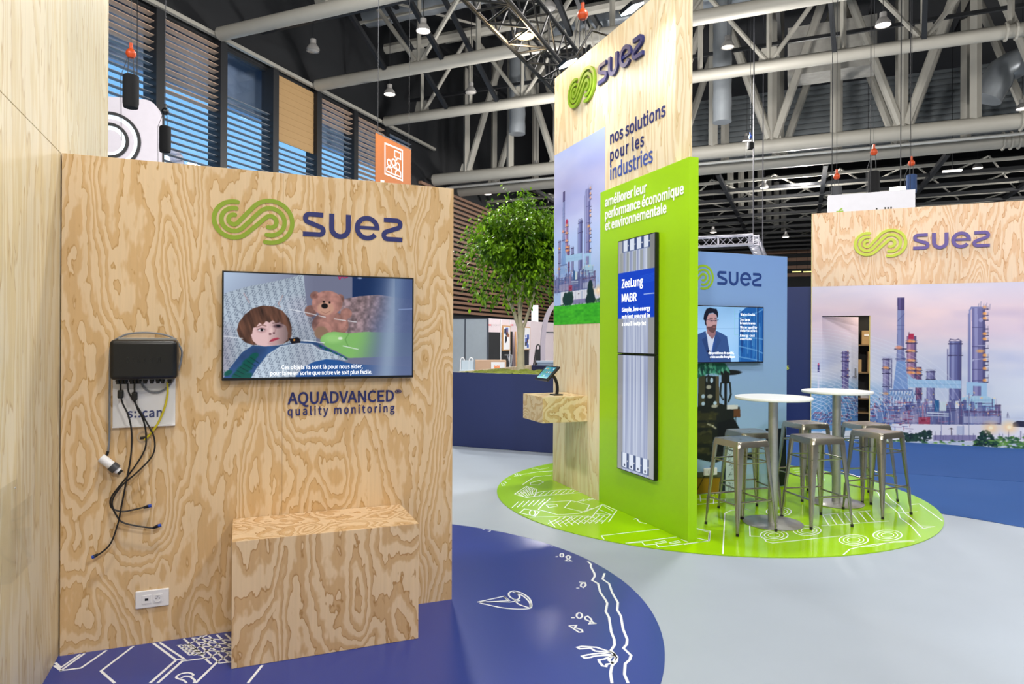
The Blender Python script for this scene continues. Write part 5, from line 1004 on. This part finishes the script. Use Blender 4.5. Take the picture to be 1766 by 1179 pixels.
hp('wall_left', M_DARK, [(-20.3, -20.0, -26, QM[0], 0, ZR), (-20.3, -20.0, QM[-1] + .2, 76, 0, ZR), (-20.3, -20.0, QM[0], QM[-1] + .2, 0, ZW0), (-20.3, -20.0, QM[0], QM[-1] + .2, ZW1, ZR)], 'dark long side wall of the hall')
hp('wall_back', M_DARK, [(-20.3, 46, 76, 76.3, 0, ZR)], 'dark far wall of the hall'); hp('wall_right', M_DARK, [(46, 46.3, -26, 76.3, 0, ZR)], 'dark right wall of the hall'); hp('wall_front', M_DARK, [(-20.3, 46.3, -26.3, -26, 0, ZR)], 'dark near wall of the hall')
hp('ceiling', M_ROOF, [(-20.3, 46.3, -26.3, 76.3, ZR, ZR + .3)] , 'dark roof deck of the hall')
M_GLASS = clear('window_glass', (200, 215, 235), .02, .5)
M_BLADE = [mat('grey_louvre', (112, 116, 122), .6), mat('tan_louvre', (176, 148, 126), .6)]
for k in range(8):
    q0, q1 = QM[k], QM[k + 1]; w = thing('window_%d' % (k + 1), 'louvred hall window %s' % ('with a closed tan blind' if k == 4 else 'with open horizontal slats'), 'window', kind='structure')
    hp('frame', M_BLKSTEEL, [(-20.28, -19.66, q0 - .02, q0 + .30, ZW0, ZW1), (-20.2, -20.02, q0, q1, ZW0, ZW0 + .1), (-20.2, -20.02, q0, q1, ZW1 - .1, ZW1)], '', w)
    hp('window_pane', M_GLASS, [(-20.15, -20.14, q0 + .3, q1, ZW0 + .1, ZW1 - .1)], '', w)
    tan_ = {0: (10.5, 13), 1: (11, 13), 2: (9.9, 13), 6: (7.5, 13), 5: (11.2, 13)}.get(k)
    for nm, mt, rng in (('louvre_blades', M_BLADE[0], 0), ('wooden_louvre_blades', M_BLADE[1], 1)):
        b = MB(); z = ZW0 + .2
        while z < ZW1 - .2:
            wood = tan_ is not None and tan_[0] < z < tan_[1]
            if (1 if wood else 0) == rng and not (k == 4 and z > 9.7) and not (k == 3 and z > 10.8):
                tl, pe = (.035, -19.76) if wood else (.01, -19.81)
                b.add([H(p, q, zz) for zz, p in ((z, -19.98), (z + tl, pe), (z + .024, -19.98), (z + tl + .024, pe)) for q in (q0 + .31, q1 - .03)], [(0, 1, 3, 2), (4, 5, 7, 6), (0, 1, 5, 4), (2, 3, 7, 6), (0, 2, 6, 4), (1, 3, 7, 5)])
            z += .235
        if b.V: b.build(nm, mt, w)
    if k == 4:
        b = MB(); b.add([H(p, q, z) for z in (9.75, ZW1 - .1) for p in (-19.9, -19.84) for q in (q0 + .32, q1 - .04)], [(0, 1, 3, 2), (4, 5, 7, 6), (0, 1, 5, 4), (2, 3, 7, 6), (0, 2, 6, 4), (1, 3, 7, 5)])
        for j in range(10): zz = 9.8 + j * .27; b.add([H(p, q, z) for z in (zz, zz + .02) for p in (-19.84, -19.825) for q in (q0 + .32, q1 - .04)], [(0, 1, 3, 2), (4, 5, 7, 6), (0, 1, 5, 4), (2, 3, 7, 6), (0, 2, 6, 4), (1, 3, 7, 5)])
        b.build('blind', mat('tan_blind', (168, 136, 92), .7), w)
hp('wall_canopy', mat('blue_grey_canopy', (140, 160, 190), .6), [(-21.6, -21.3, 8, 36, 10.95, 14)], 'eaves outside the windows')
b = MB()
b.add([H(p, q, z) for z in (HT - .12, HT + .02) for p in (-19.75, -19.6) for q in (8, 34.5)], [(0, 1, 3, 2), (4, 5, 7, 6), (0, 1, 5, 4), (2, 3, 7, 6), (0, 2, 6, 4), (1, 3, 7, 5)])
tag(b.build('window_rail', M_TRUSS), 'pale steel rail running along the top of the louvred windows', 'rail')
M_SLAT = mat('brown_timber_slat', (134, 102, 82), .6, var=.12, scale=1)
bx = []; z = 3.2
while z < 10.6: bx.append((-19.99, -19.80, 33.2, 75, z, z + .16)); z += .30
hp('wall_left_cladding', M_SLAT, bx, 'brown timber slat cladding on the far part of the side wall')
hp('wall_back_cladding', M_SLAT, [(-19, 45, 75.6, 75.99, z, z + .35) for z in (8.2, 9.0, 9.8, 10.6)], 'brown timber rails high on the far wall')
hp('door_1', mat('dark_grey_shutter', (50, 54, 58), .5), [(1.0, 5.4, 75.8, 75.99, 0, 5.2), (6.5, 9.5, 75.8, 75.99, 0, 5.2), (-4, -1, 75.8, 75.99, 0, 5.2)], 'dark grey shutters in the far wall')

# ------------------------------------------------------------------ roof trusses (beige tubes)
def truss(label, q, z0, z1, r0, rd, node0, step, p0=-19.55, p1=30, twin=0.0, group=None, name='roof_truss', vert=True):
    t = thing(name, label, 'truss', H(0, q, 0), 0, group); Q = lambda p, z, dq=0: H(p, dq, z)
    MB().tube([Q(p0, z0), Q(p1, z0)], r0, 10).build('lower_chord', M_TRUSS, t, smooth=True)
    MB().tube([Q(p0, z1), Q(p1, z1)], r0, 8).build('upper_chord', M_TRUSS, t, smooth=True)
    p = node0
    while p - step > p0: p -= step
    while p < p1:
        for s_ in (-1, 1):
            e = p + s_ * step / 2
            if p0 < e < p1: MB().tube([Q(p + s_ * .12, z0 + r0), Q(e, z1)], rd, 8).build('diagonal', M_TRUSS, t, smooth=True)
        if vert: MB().bar(Q(p, z0), Q(p, z1), rd * 1.5).build('post', M_TRUSS, t)
        if vert and p + step / 2 < p1: MB().bar(Q(p + step / 2, z0), Q(p + step / 2, z1), rd * 1.6).build('post', M_TRUSS, t)
        MB().add([Q(p + a, z0 + c, b_) for b_ in (-.03, .03) for a, c in ((-.42, r0 * .8), (.42, r0 * .8), (.28, .75), (-.28, .75))], [(0, 1, 2, 3), (7, 6, 5, 4), (0, 1, 5, 4), (1, 2, 6, 5), (2, 3, 7, 6), (3, 0, 4, 7)]).build('gusset_plate', M_TRUSS, t)
        p += step
    return t
truss('beige tubular roof truss crossing nearest, meeting the window rail above the second window', 18.5, HT, 16.4, .25, .095, -14.4, 5.4)
truss('beige tubular roof truss meeting the window rail beside the tan blind', 23.9, HT, 16.4, .25, .095, -14.4, 5.4)
truss('beige tubular roof truss passing just behind the top of the tower lettering', 29.2, HT, 16.4, .25, .095, -1.2, 5.4)
truss('deep beige roof girder, front one of the two lowest girders', 34.2, HB, 18.9, .33, .19, -1.25, 5.4, name='roof_girder')
truss('deep beige roof girder, rear one of the two lowest girders', 37.4, HB, 18.9, .33, .19, -1.0, 5.4, name='roof_girder')
t = thing('conduit', 'thin pale conduit pipe running along between the two lowest girders', 'pipe', H(0, 35.6, 0)); MB().tube([H(-19.5, 0, 10.62), H(30, 0, 10.62)], .07, 8).build('pipe', mat('pale_grey_pipe', (190, 190, 186), .4), t, smooth=True)
# splice collars on the chords
def collar(label, q, z, p, r):
    t = thing('splice_collar', label, 'bolted joint', H(p, q, z), 0)
    for s_ in (-.45, -.15, .15, .45): MB().tube([H(s_ - .03, 0, 0), H(s_ + .03, 0, 0)], r, 14).build('flange', M_TRUSS, t)
collar('bolted splice on the nearest visible chord right of the tower', 29.2, HT, 7.2, .34); collar('bolted splice on the front low girder above the white hanging sign', 34.2, HB, 8.9, .42); collar('bolted splice on the rear low girder above the white hanging sign', 37.4, HB, 9.0, .42); collar('bolted splice beside the bright lighting truss lamp', 23.9, HT, -7.2, .34)
# corrugated band behind the girders
b = MB(); 
for j in range(14): z = 11.3 + j * .30; b.add([H(p, q, zz) for zz in (z, z + .16) for q in (40.0, 40.15) for p in (-13, 46)], [(0, 2, 3, 1), (4, 5, 7, 6), (0, 1, 5, 4), (2, 6, 7, 3), (0, 4, 6, 2), (1, 3, 7, 5)])
b.add([H(p, q, z) for z in (11.2, 15.4) for q in (40.15, 40.3) for p in (-13, 46)], [(0, 2, 3, 1), (4, 5, 7, 6), (0, 1, 5, 4), (2, 6, 7, 3), (0, 4, 6, 2), (1, 3, 7, 5)])
tag(b.build('ceiling_upstand', mat('grey_corrugated_sheet', (112, 118, 122), .5)), 'grey corrugated roof upstand behind the girders', kind='structure')
# dark purlins and braces
def beam(label, a, b_, w, m, group=None, name='roof_beam'):
    t_ = MB(); mid = (Vector(a) + Vector(b_)) / 2; t_.bar(Vector(a) - mid, Vector(b_) - mid, w); o_ = t_.build(name, m, loc=mid); return tag(o_, label, 'beam', group)
G1 = 'dark purlins along the near roof'
for i, (q, z, lb) in enumerate(((15.4, 13.4, 'dark purlin just below the roof above the windows'), (20.5, 13.6, 'dark purlin crossing above the orange hoist'), (26.5, 13.9, 'dark grey cable tray crossing right of the tower top'), (31.5, 14.5, 'dark purlin behind the tower lettering'))): beam(lb, H(-19.5, q, z), H(34, q, z), .14, M_GREYST if i == 2 else M_BLKSTEEL, G1)
for i, p in enumerate((-16.5, -13.8, -8.4, -5.0, 0.6, 3.6, 8.6)):
    for q in (18.6, 24.0): beam('dark inclined brace between two roof trusses, one of a row', H(p, q + .2, 16.2), H(p + .6, q + 5.1, HT + .1), .17, M_BLKSTEEL, 'dark inclined roof braces')
for i, p in enumerate(range(-17, 34, 4)): beam('dark purlin running into the hall above the beige trusses, one of a row', H(p, 8, 16.75), H(p, 39.5, 16.75), .2, M_BLKSTEEL, 'dark purlins above the beige trusses')
for q in (15.9, 21.2, 26.5, 31.8): beam('pale tie running across below the roof deck, one of a row', H(-19.5, q, 16.5), H(34, q, 16.5), .12, M_TRUSS, 'pale ties below the roof deck')
for k in range(14):
    for q in (18.6, 24.0): beam('thin pale wind brace below the roof deck, one of many', H(-18 + 4 * k, q, 16.6), H(-14 + 4 * k, q + 5.3, 16.6), .08, M_TRUSS, 'thin wind braces below the roof deck')
# far roof: many low beams in both directions
G2 = 'pale beams of the far roof'; G3 = 'dark beams of the far roof'
for k in range(11):
    q = 41.5 + k * 3.0
    beam('pale beam of the far roof beyond the low girders, one of a row', H(-19.6, q, 10.9), H(40, q, 10.9), .15, M_TRUSS, G2); beam('dark beam of the far roof beyond the low girders, one of a row', H(-19.6, q + 1.4, 10.7), H(40, q + 1.4, 10.7), .17, M_BLKSTEEL, G3)
for k, p in enumerate((-15, -9.6, -4.2, 1.2, 6.6, 12.0, 17.4)): beam('dark beam running into the far roof, one of a row', H(p, 38.5, 10.75), H(p, 74, 10.75), .22, M_BLKSTEEL, 'dark beams running to the far wall')
for k in range(10):
    for s_ in (-1, 1): p = -15 + k * 3.4; beam('thin pale wind brace of the far roof, one of many', H(p, 41, 11.0), H(p + s_ * 9, 66, 11.0), .07, M_TRUSS, 'thin wind braces of the far roof')
for k in range(7): beam('pale hanging post in a row of posts beyond the low girders', H(-4.3 + k * .5, 47 + k * 2.4, 10.8), H(-4.3 + k * .5, 47 + k * 2.4, 14.5), .28, M_TRUSS, 'row of pale hanging posts')

# ------------------------------------------------------------------ ducts
M_DUCT = mat('spiral_duct', (150, 156, 162), .35, .45, var=.1, scale=3)
def duct(label, pts, r, ribs=.35):
    P = [Vector(p) for p in pts]; o0 = P[0]; b = MB(); t = thing('ventilation_duct', label, 'duct', o0)
    path = []; rad = []
    for a, c in zip(P[:-1], P[1:]):
        n = max(2, int((c - a).length / ribs)) 
        for k in range(n): path.append(a.lerp(c, k / n) - o0); rad.append(r * (1.03 if k % 2 else .97))
    path.append(P[-1] - o0); rad.append(r); MB().tube(path, rad, 20).build('duct_pipe', M_DUCT, t, smooth=True)
    return t
duct('hanging vertical spiral duct left of the tower top', [H(-13.5, 32.2, 18.5), H(-13.5, 32.2, 13.6), H(-13.5, 32.2, 12.2)], .42)
duct('hanging vertical spiral duct right of the tower top', [H(-3.2, 31.0, 18.5), H(-3.2, 31.0, 12.5), H(-3.2, 31.0, 11.2)], .40)
duct('long horizontal spiral duct high above the printed wall', [H(-12, 33.0, 17.8), H(40, 33.0, 17.8)], .75, .5)
duct('spiral duct bending down at the right edge', [H(30, 36.0, 14.2), H(9.6, 36.0, 14.2), H(8.2, 36.0, 13.6), H(7.6, 36.0, 12.4)], .62)
duct('horizontal spiral duct behind the orange hoist', [H(-19, 26.8, 17.0), H(-3, 26.8, 17.0)], .6, .5)
o = hp('insulated_box', mat('grey_insulation', (158, 156, 150), .9, var=.3, scale=3, bump=.6), [(-.6, 3.2, 35.0, 36.6, 14.3, 16.6)], 'grey insulated box hanging high between the girders', kind='thing'); o['category'] = 'box'

# ------------------------------------------------------------------ pendant lamps
M_REFL = mat('lamp_reflector', (150, 148, 146), .35, .4); M_BULB = mat('glowing_lamp', (255, 245, 235), .3, emit=(255, 244, 232), es=6.0); M_BULBOFF = mat('dead_lamp', (150, 146, 140), .3)
def lamp(label, px, py, z, on=True, r=.24):
    c = at_z(px, py, z); t = thing('pendant_lamp', label, 'lamp', c, 0, 'pendant hall lamps')
    MB().lathe([(r, .0), (r * .95, .10), (r * .55, .24), (r * .45, .26), (r * .45, .42), (.04, .45), (0, .45)], 20, cap=False).build('shade', M_REFL, t, smooth=True)
    MB().lathe([(0, -.03), (r * .6, -.02), (r * .93, .02), (r * .9, .04), (0, .04)], 20).build('bulb', M_BULB if on else M_BULBOFF, t, smooth=True)
    MB().tube([(0, 0, .44), (0, 0, ZR - z)], .012, 6).build('cable', M_BLKSTEEL, t)
for a in (('lit pendant lamp above the tan blind, high', 730, 54, 12.0), ('lit pendant lamp between two chords above the windows', 672, 163, 12.0), ('unlit pendant lamp below the second chord near the windows', 540, 88, 12.0, False), ('unlit pendant lamp left of the orange hoist', 947, 16, 12.4, False), ('lit pendant lamp left of the tower print', 925, 290, 11.4), ('lit pendant lamp just above the tree crown', 841, 335, 10.6), ('lit pendant lamp high above the printed wall', 1523, 44, 12.0), ('unlit pendant lamp right of the tower side', 1255, 82, 12.4, False), ('lit pendant lamp over the front low girder right of the tower', 1288, 244, 12.0), ('lit pendant lamp above the white hanging sign', 1497, 268, 11.2), ('lit pendant lamp beyond the girders right of the green panel', 1318, 324, 10.6), ('lit pendant lamp right of the white hanging sign', 1686, 290, 11.0), ('lit pendant lamp at the right edge', 1763, 188, 12.0), ('small lit pendant lamp far back over the silver truss corner', 1355, 409, 9.2), ('small lit pendant lamp far back over the silver truss, left one', 1230, 401, 9.4), ('lit pendant lamp in the dark beams at the left of the tower', 812, 160, 12.2, False)): lamp(*a)
def tube_lamp(label, px, py, q, L, es=3.0, col=(255, 250, 240)):
    c = at_q(px, py, q); t = thing('strip_light', label, 'lamp', c); MB().add([H(p, y, z) for z in (0, .08) for y in (-.06, .06) for p in (-L / 2, L / 2)], [(0, 2, 3, 1), (4, 5, 7, 6), (0, 1, 5, 4), (2, 6, 7, 3), (0, 4, 6, 2), (1, 3, 7, 5)]).build('tube', mat('lit_tube_%d' % col[2], col, .3, emit=col, es=es), t)
    MB().bar(Vector((0, 0, .08)), Vector((0, 0, ZR - c.z)), .02).build('hanger', M_BLKSTEEL, t)
tube_lamp('yellowish strip light far back between the panels, left one', 1374, 469, 70, .8, 1.6, (240, 230, 130)); tube_lamp('yellowish strip light far back between the panels, right one', 1393, 469, 70, .8, 1.6, (240, 230, 131)); tube_lamp('white strip light behind the white hanging sign', 1553, 327, 22, .55); tube_lamp('white strip light over the printed wall, right of the hoists', 1642, 296, 38, .8)

# ------------------------------------------------------------------ chain hoists, lighting trusses
M_ORANGE = mat('orange_hoist_paint', (190, 70, 22), .4); M_CHAIN = mat('chain_steel', (60, 62, 66), .7, .2); M_BAG = mat('black_chain_bag', (9, 10, 13), .9)
def hoist(label, px, py, fwd, s_=1.0, m=M_ORANGE, bag=M_BAG, drop=.55, bl=.42, hook=True, low=.6):
    d = ray(px, py); c = EYE + d * fwd; t = thing('chain_hoist', label, 'hoist', c, 0, 'chain hoists under the roof')
    r = .085 * s_
    MB().lathe([(0, -r * 1.05), (r * .6, -r * .95), (r * 1.0, -r * .4), (r * 1.05, 0), (r * .95, r * .45), (r * .55, r * .9), (0, r)], 16).build('motor', m, t, smooth=True)
    MB().tube([Vector((0, 0, r)), Vector((0, 0, r * 2.2))], r * .35, 8).build('hook', m, t, smooth=True); MB().tube([Vector((0, 0, r * 2)), Vector((0, 0, ZR - c.z))], .006, 5).build('upper_chain', M_CHAIN, t)
    for k in (-.5, .5): MB().tube([RT * k * r + Vector((0, 0, -r * .8)), RT * k * r * 1.4 + Vector((0, 0, -drop * s_))], .008 * s_, 5).build('chain_strand', M_CHAIN, t)
    w = .135 * s_; MB().lathe([(0, -drop * s_ - bl * s_), (w * .9, -drop * s_ - bl * s_), (w, -drop * s_ - bl * s_ * .85), (w, -drop * s_), (w * .8, -drop * s_ + .02), (0, -drop * s_ + .02)], 14).build('chain_bag', bag, t, smooth=True)
    MB().tube([Vector((0, 0, -r)) + RT * -.8 * r, RT * -2.2 * r + Vector((0, 0, -drop * s_)), RT * -2.0 * r + Vector((0, 0, -(drop + bl + low) * s_))], .006 * s_, 5).build('load_chain', M_CHAIN, t)
    return t
hoist('orange chain hoist with a black chain bag above the white rounded sign', 226, 92, 12.4, 1.0, drop=.42, bl=.58)
hoist('black chain hoist with a black chain bag right of the white rounded sign', 285, 192, 13.5, .8, M_BLACK, drop=.40, bl=.62)
hoist('orange chain hoist just left of the tower top', 1005, 25, 10.4, .95, drop=.75, bl=.25)
hoist('orange chain hoist above the left end of the white hanging sign', 1443, 304, 18.4, 1.0, bag=mat('grey_chain_bag', (70, 72, 76), .8), drop=.3, bl=.45); hoist('chain hoist with a big black bag above the middle of the white hanging sign', 1507, 262, 18.5, 1.1, drop=.5, bl=.75); hoist('orange chain hoist with a blue bag above the right end of the white hanging sign', 1572, 281, 19, 1.0, bag=mat('blue_chain_bag', (40, 66, 110), .8), drop=.35, bl=.5)
hoist('blue motor hoist hanging in front of the lamp over the low girder', 1294, 236, 24, .8, mat('blue_hoist_paint', (40, 70, 150), .4), drop=.25, bl=.3)
M_BT = mat('black_truss_paint', (13, 15, 18), .5); M_ST = mat('silver_truss', (196, 194, 204), .35, .6)
def box_truss(label, a, b_, w, m, r, step, up=Vector((0, 0, 1))):
    a, b_ = Vector(a), Vector(b_); d = (b_ - a); Ln = d.length; d.normalize(); s_ = d.cross(up).normalized() * w / 2; u = up * w / 2
    t = thing('lighting_truss', label, 'truss', a); cn = [s_ + u, -s_ + u, -s_ - u, s_ - u]
    for c in cn: MB().tube([c, c + d * Ln], r, 8).build('chord', m, t, smooth=True)
    n = int(Ln / step)
    for f in range(4):
        c0, c1 = cn[f], cn[(f + 1) % 4]; b = MB()
        for k in range(n): x, y = (c0, c1) if k % 2 else (c1, c0); b.tube([x + d * step * k, y + d * step * (k + 1)], r * .5, 6)
        for k in range(0, n + 1, 4): b.tube([c0 + d * step * k, c1 + d * step * k], r * .5, 6)
        b.build('lattice', m, t)
    return t
pm = at_z(868, 0, 5.2); hm = hall(pm)
bt = box_truss('black lighting truss running down behind the top of the tower', H(hm[0], hm[1] - 2.5, 5.2), H(hm[0], hm[1] + 6.5, 5.2), .40, M_BT, .026, .28)
hl = at_z(905, 62, 5.05); t = thing('par_light', 'warm glowing lamp clamped in the black lighting truss', 'lamp', hl); MB().lathe([(.06, .16), (.11, .10), (.12, 0), (.11, -.01)], 16, cap=False).build('housing', M_BT, t, smooth=True); MB().lathe([(0, 0), (.105, 0), (.105, .01), (0, .01)], 16).build('lens', mat('warm_lens', (255, 220, 160), .3, emit=(255, 214, 150), es=5), t); MB().bar(Vector((0, 0, .1)), Vector((0, 0, .32)), .02).build('clamp', M_BT, t)
pl = bpy.data.lights.new('par_light_glow', 'POINT'); pl.energy = 60; pl.color = (1, .75, .45); pl.shadow_soft_size = .1; ol = bpy.data.objects.new('par_light_glow', pl); COL.objects.link(ol); ol.location = hl + Vector((0, 0, -.1)) 
pc = at_q(1299, 413, 25.5); hc = hall(pc); zc = pc.z
box_truss('silver truss beam behind the pale blue panel, crossing to its corner', H(hc[0] - 6, hc[1], zc), H(hc[0], hc[1], zc), .33, M_ST, .03, .3); box_truss('silver truss beam running back from the corner behind the pale blue panel', H(hc[0], hc[1] + .2, zc), H(hc[0], hc[1] + 7, zc - .0), .33, M_ST, .03, .3)
for i, (px, lb) in enumerate(((1288, 'grey steel rope holding the silver truss corner'), (1318, 'grey steel rope holding the far end of the silver truss'))):
    p = H(hc[0], hc[1] + (0 if i == 0 else 6.5), 0); o = MB().tube([(0, 0, zc + .17), (0, 0, ZR)], .022, 6).build('hanging_rope', mat('grey_rope', (74, 74, 80), .8), loc=p); tag(o, lb, 'rope')
# floodlights on the tower top
def flood(label, px, py, y_l):
    c = at_plane(px, py, (1, 0, 0), 2.90); loc_x = 6.922 - c.y; t = thing('flood_light', label, 'lamp', c, 0)
    Mx = Matrix.Rotation(radians(-24), 4, 'Y')
    MB().box(-.06, .06, -.095, .095, .012, .045, Mx).build('housing', M_BLACK, t, bevel=.006); MB().box(-.054, .054, -.088, .088, 0, .0115, Mx).build('lens', mat('flood_lens', (240, 250, 255), .2, emit=(236, 248, 255), es=14), t)
    tz = 4.552 - c.z; MB().tube([(0.06, 0, .06), (.25, 0, max(.12, tz + .05)), (.46, 0, max(.10, tz + .03)), (.46, 0, tz)], .012, 8).build('arm', M_BLACK, t)
    area_light('flood_light_beam', c + Vector((.02, 0, -.03)), (3.29, c.y - .0, c.z - .8), .15, 3.2, (.93, .98, 1), 'SQUARE', 150)
flood('left white floodlight on an arm at the tower top', 980, 111, 0); flood('right white floodlight on an arm at the tower top', 1091, 17, 0)

# ------------------------------------------------------------------ hanging signs and banner
def rsign(label, fr, x0, x1, z0, z1, r, dep, name='hanging_sign'):
    t = thing(name, label, 'sign', fr.o, fr.rot); pts = arc(x1 - r, z1 - r, r, 0, 90, 10) + arc(x0 + r, z1 - r, r, 90, 180, 10) + arc(x0 + r, z0 + r, r, 180, 270, 10) + arc(x1 - r, z0 + r, r, 270, 360, 10)
    MB().poly(pts, 0, -dep).build('box', mat('white_sign_skin', (228, 222, 232), .5), t); return t
p0 = at_q(186, 260, 13.0); FW1 = Fr((p0.x, p0.y, 0), radians(-8))
x1, z1 = FW1.uv(274, 178); x1 = FW1.uv(274, 240)[0]; cx, cz = FW1.uv(189, 243); 
t = rsign('white rounded hanging sign with halo lit black rings behind the plywood panel', FW1, x1 - 2.0, x1, z1 - 2.0, z1 + .08, .40, .35)
M_HALO = mat('halo_light', (240, 255, 255), .4, emit=(226, 246, 255), es=1.3); rr = (FW1.uv(241, 243)[0] - cx)
for r, w in ((rr, .085), (rr * .60, .085)):
    b = MB(); b.stroke(arc(cx, cz, r - .06, 0, 360, 60)[:-1], .16, .001, .004, closed=True); b.build('halo', M_HALO, t); b = MB(); b.stroke(arc(cx, cz, r, 0, 360, 60)[:-1], w, .03, .06, closed=True); b.build('ring', M_BLKSTEEL, t)
MB().tube([(x1 - .6, .1, z1 + .05), (x1 - .6, .1, ZR)], .012, 6).build('cable', M_BLKSTEEL, t); MB().tube([(x1 - 1.7, .1, z1 + .05), (x1 - 1.7, .1, ZR)], .012, 6).build('cable', M_BLKSTEEL, t)
p0 = at_q(290, 265, 17.0); F2 = Fr((p0.x, p0.y, 0), radians(-8)); x1 = F2.uv(314, 270)[0]; z1 = F2.uv(300, 257)[1]; x0 = F2.uv(262, 270)[0]
t = rsign('small white rounded sign peeping over the plywood panel', F2, x0, x1, z1 - 1.2, z1, .30, .3); b = MB(); b.poly(arc(F2.uv(279, 275)[0], F2.uv(279, 277)[1], .27, 0, 360, 30)[:-1], .001, .02); b.build('halo', M_HALO, t); MB().tube([(x0 + .3, .1, z1 - .05), (x0 + .3, .1, ZR)], .012, 6).build('cable', M_BLKSTEEL, t)
p0 = at_q(680, 280, 16.0); FO = Fr((p0.x, p0.y, 0), pi / 4); FO.X = FO.X
t = thing('banner', 'orange hanging banner with a white group discussion pictogram', 'banner', FO.o, FO.rot)
x0, za = FO.uv(648.5, 229); x1, zb = FO.uv(709, 256); za = (za + zb) / 2
MB().box(x0, x1, 0, .02, za - 2.6, za).build('cloth', mat('orange_banner_cloth', (172, 92, 10), .6), t); MB().tube([(x0, .01, za), (x1, .01, za)], .02, 8).build('top_bar', M_ALU, t)
for x in (x0 + .1, x1 - .1): MB().tube([(x, .01, za), (x, .01, ZR - .3)], .008, 5).build('cable', M_BLKSTEEL, t)
K = lambda pts: [FO.uv(640 + a / 8.42, 200 + c / 8.42) for a, c in pts]; wl = .045
b = MB(); b.stroke(K([(200, 395), (455, 500), (455, 935), (200, 835)]), wl, .001, .004, closed=True)
b.stroke(K([(340, 500), (430, 540), (430, 630), (385, 612), (362, 645), (360, 600), (340, 590)]), wl * .8, .001, .004, closed=True)
for (cx, cy) in ((260, 678), (326, 675), (388, 730)): x, z = FO.uv(640 + cx / 8.42, 200 + cy / 8.42); rw = (FO.uv(640 + (cx + 26) / 8.42, 200 + cy / 8.42)[0] - x); b.stroke(arc(x, z, rw, 0, 360, 20)[:-1], wl * .8, .001, .004, closed=True)
b.stroke(K([(225, 800), (225, 750), (245, 738), (280, 750), (300, 790), (300, 830), (225, 800)]), wl * .8, .001, .004); b.stroke(K([(285, 748), (320, 738), (355, 760), (365, 790)]), wl * .8, .001, .004); b.stroke(K([(355, 855), (355, 805), (385, 785), (420, 800), (432, 840), (432, 885), (300, 835)]), wl * .8, .001, .004); b.build('pictogram', M_WHITE, t)
b = MB(); b.poly(K([(138, 925), (190, 935), (190, 1100), (138, 1080)]), .001, .004); b.build('lettering', M_WHITE, t)
p0 = at_q(1500, 345, 20.0); FHs = Fr((p0.x, p0.y, 0), -pi / 4)
t = thing('hanging_sign', 'white hanging sign showing above the printed plywood wall', 'sign', FHs.o, FHs.rot); x0, z1 = FHs.uv(1428, 337); x1, _ = FHs.uv(1578.5, 326)
MB().box(x0, x1, 0, .25, z1 - 1.6, z1).build('box', mat('white_sign_face', (214, 214, 222), .5), t)
k = (x1 - x0) / 150.5
text_m('\u00c9', t, x0 + 15 * k, x0 + 28 * k, FHs.uv(1445, 378)[1], FHs.uv(1445, 364)[1] - FHs.uv(1445, 378)[1], M_LOGOGREEN, off=-.004, bold=.03)
for a, zt in ((84.5, 358.5), (99, 357), (104, 357), (109, 356.5)): zt_ = FHs.uv(1428 + a, zt)[1]; MB().box(x0 + a * k, x0 + (a + 2.6) * k, -.004, 0, zt_ - .8, zt_).build('lettering', M_BLACK, t)
for x in (x0 + .1, (x0 + x1) / 2, x1 - .1): MB().tube([(x, .12, z1), (x, .12, ZR)], .01, 6).build('cable', M_BLKSTEEL, t)
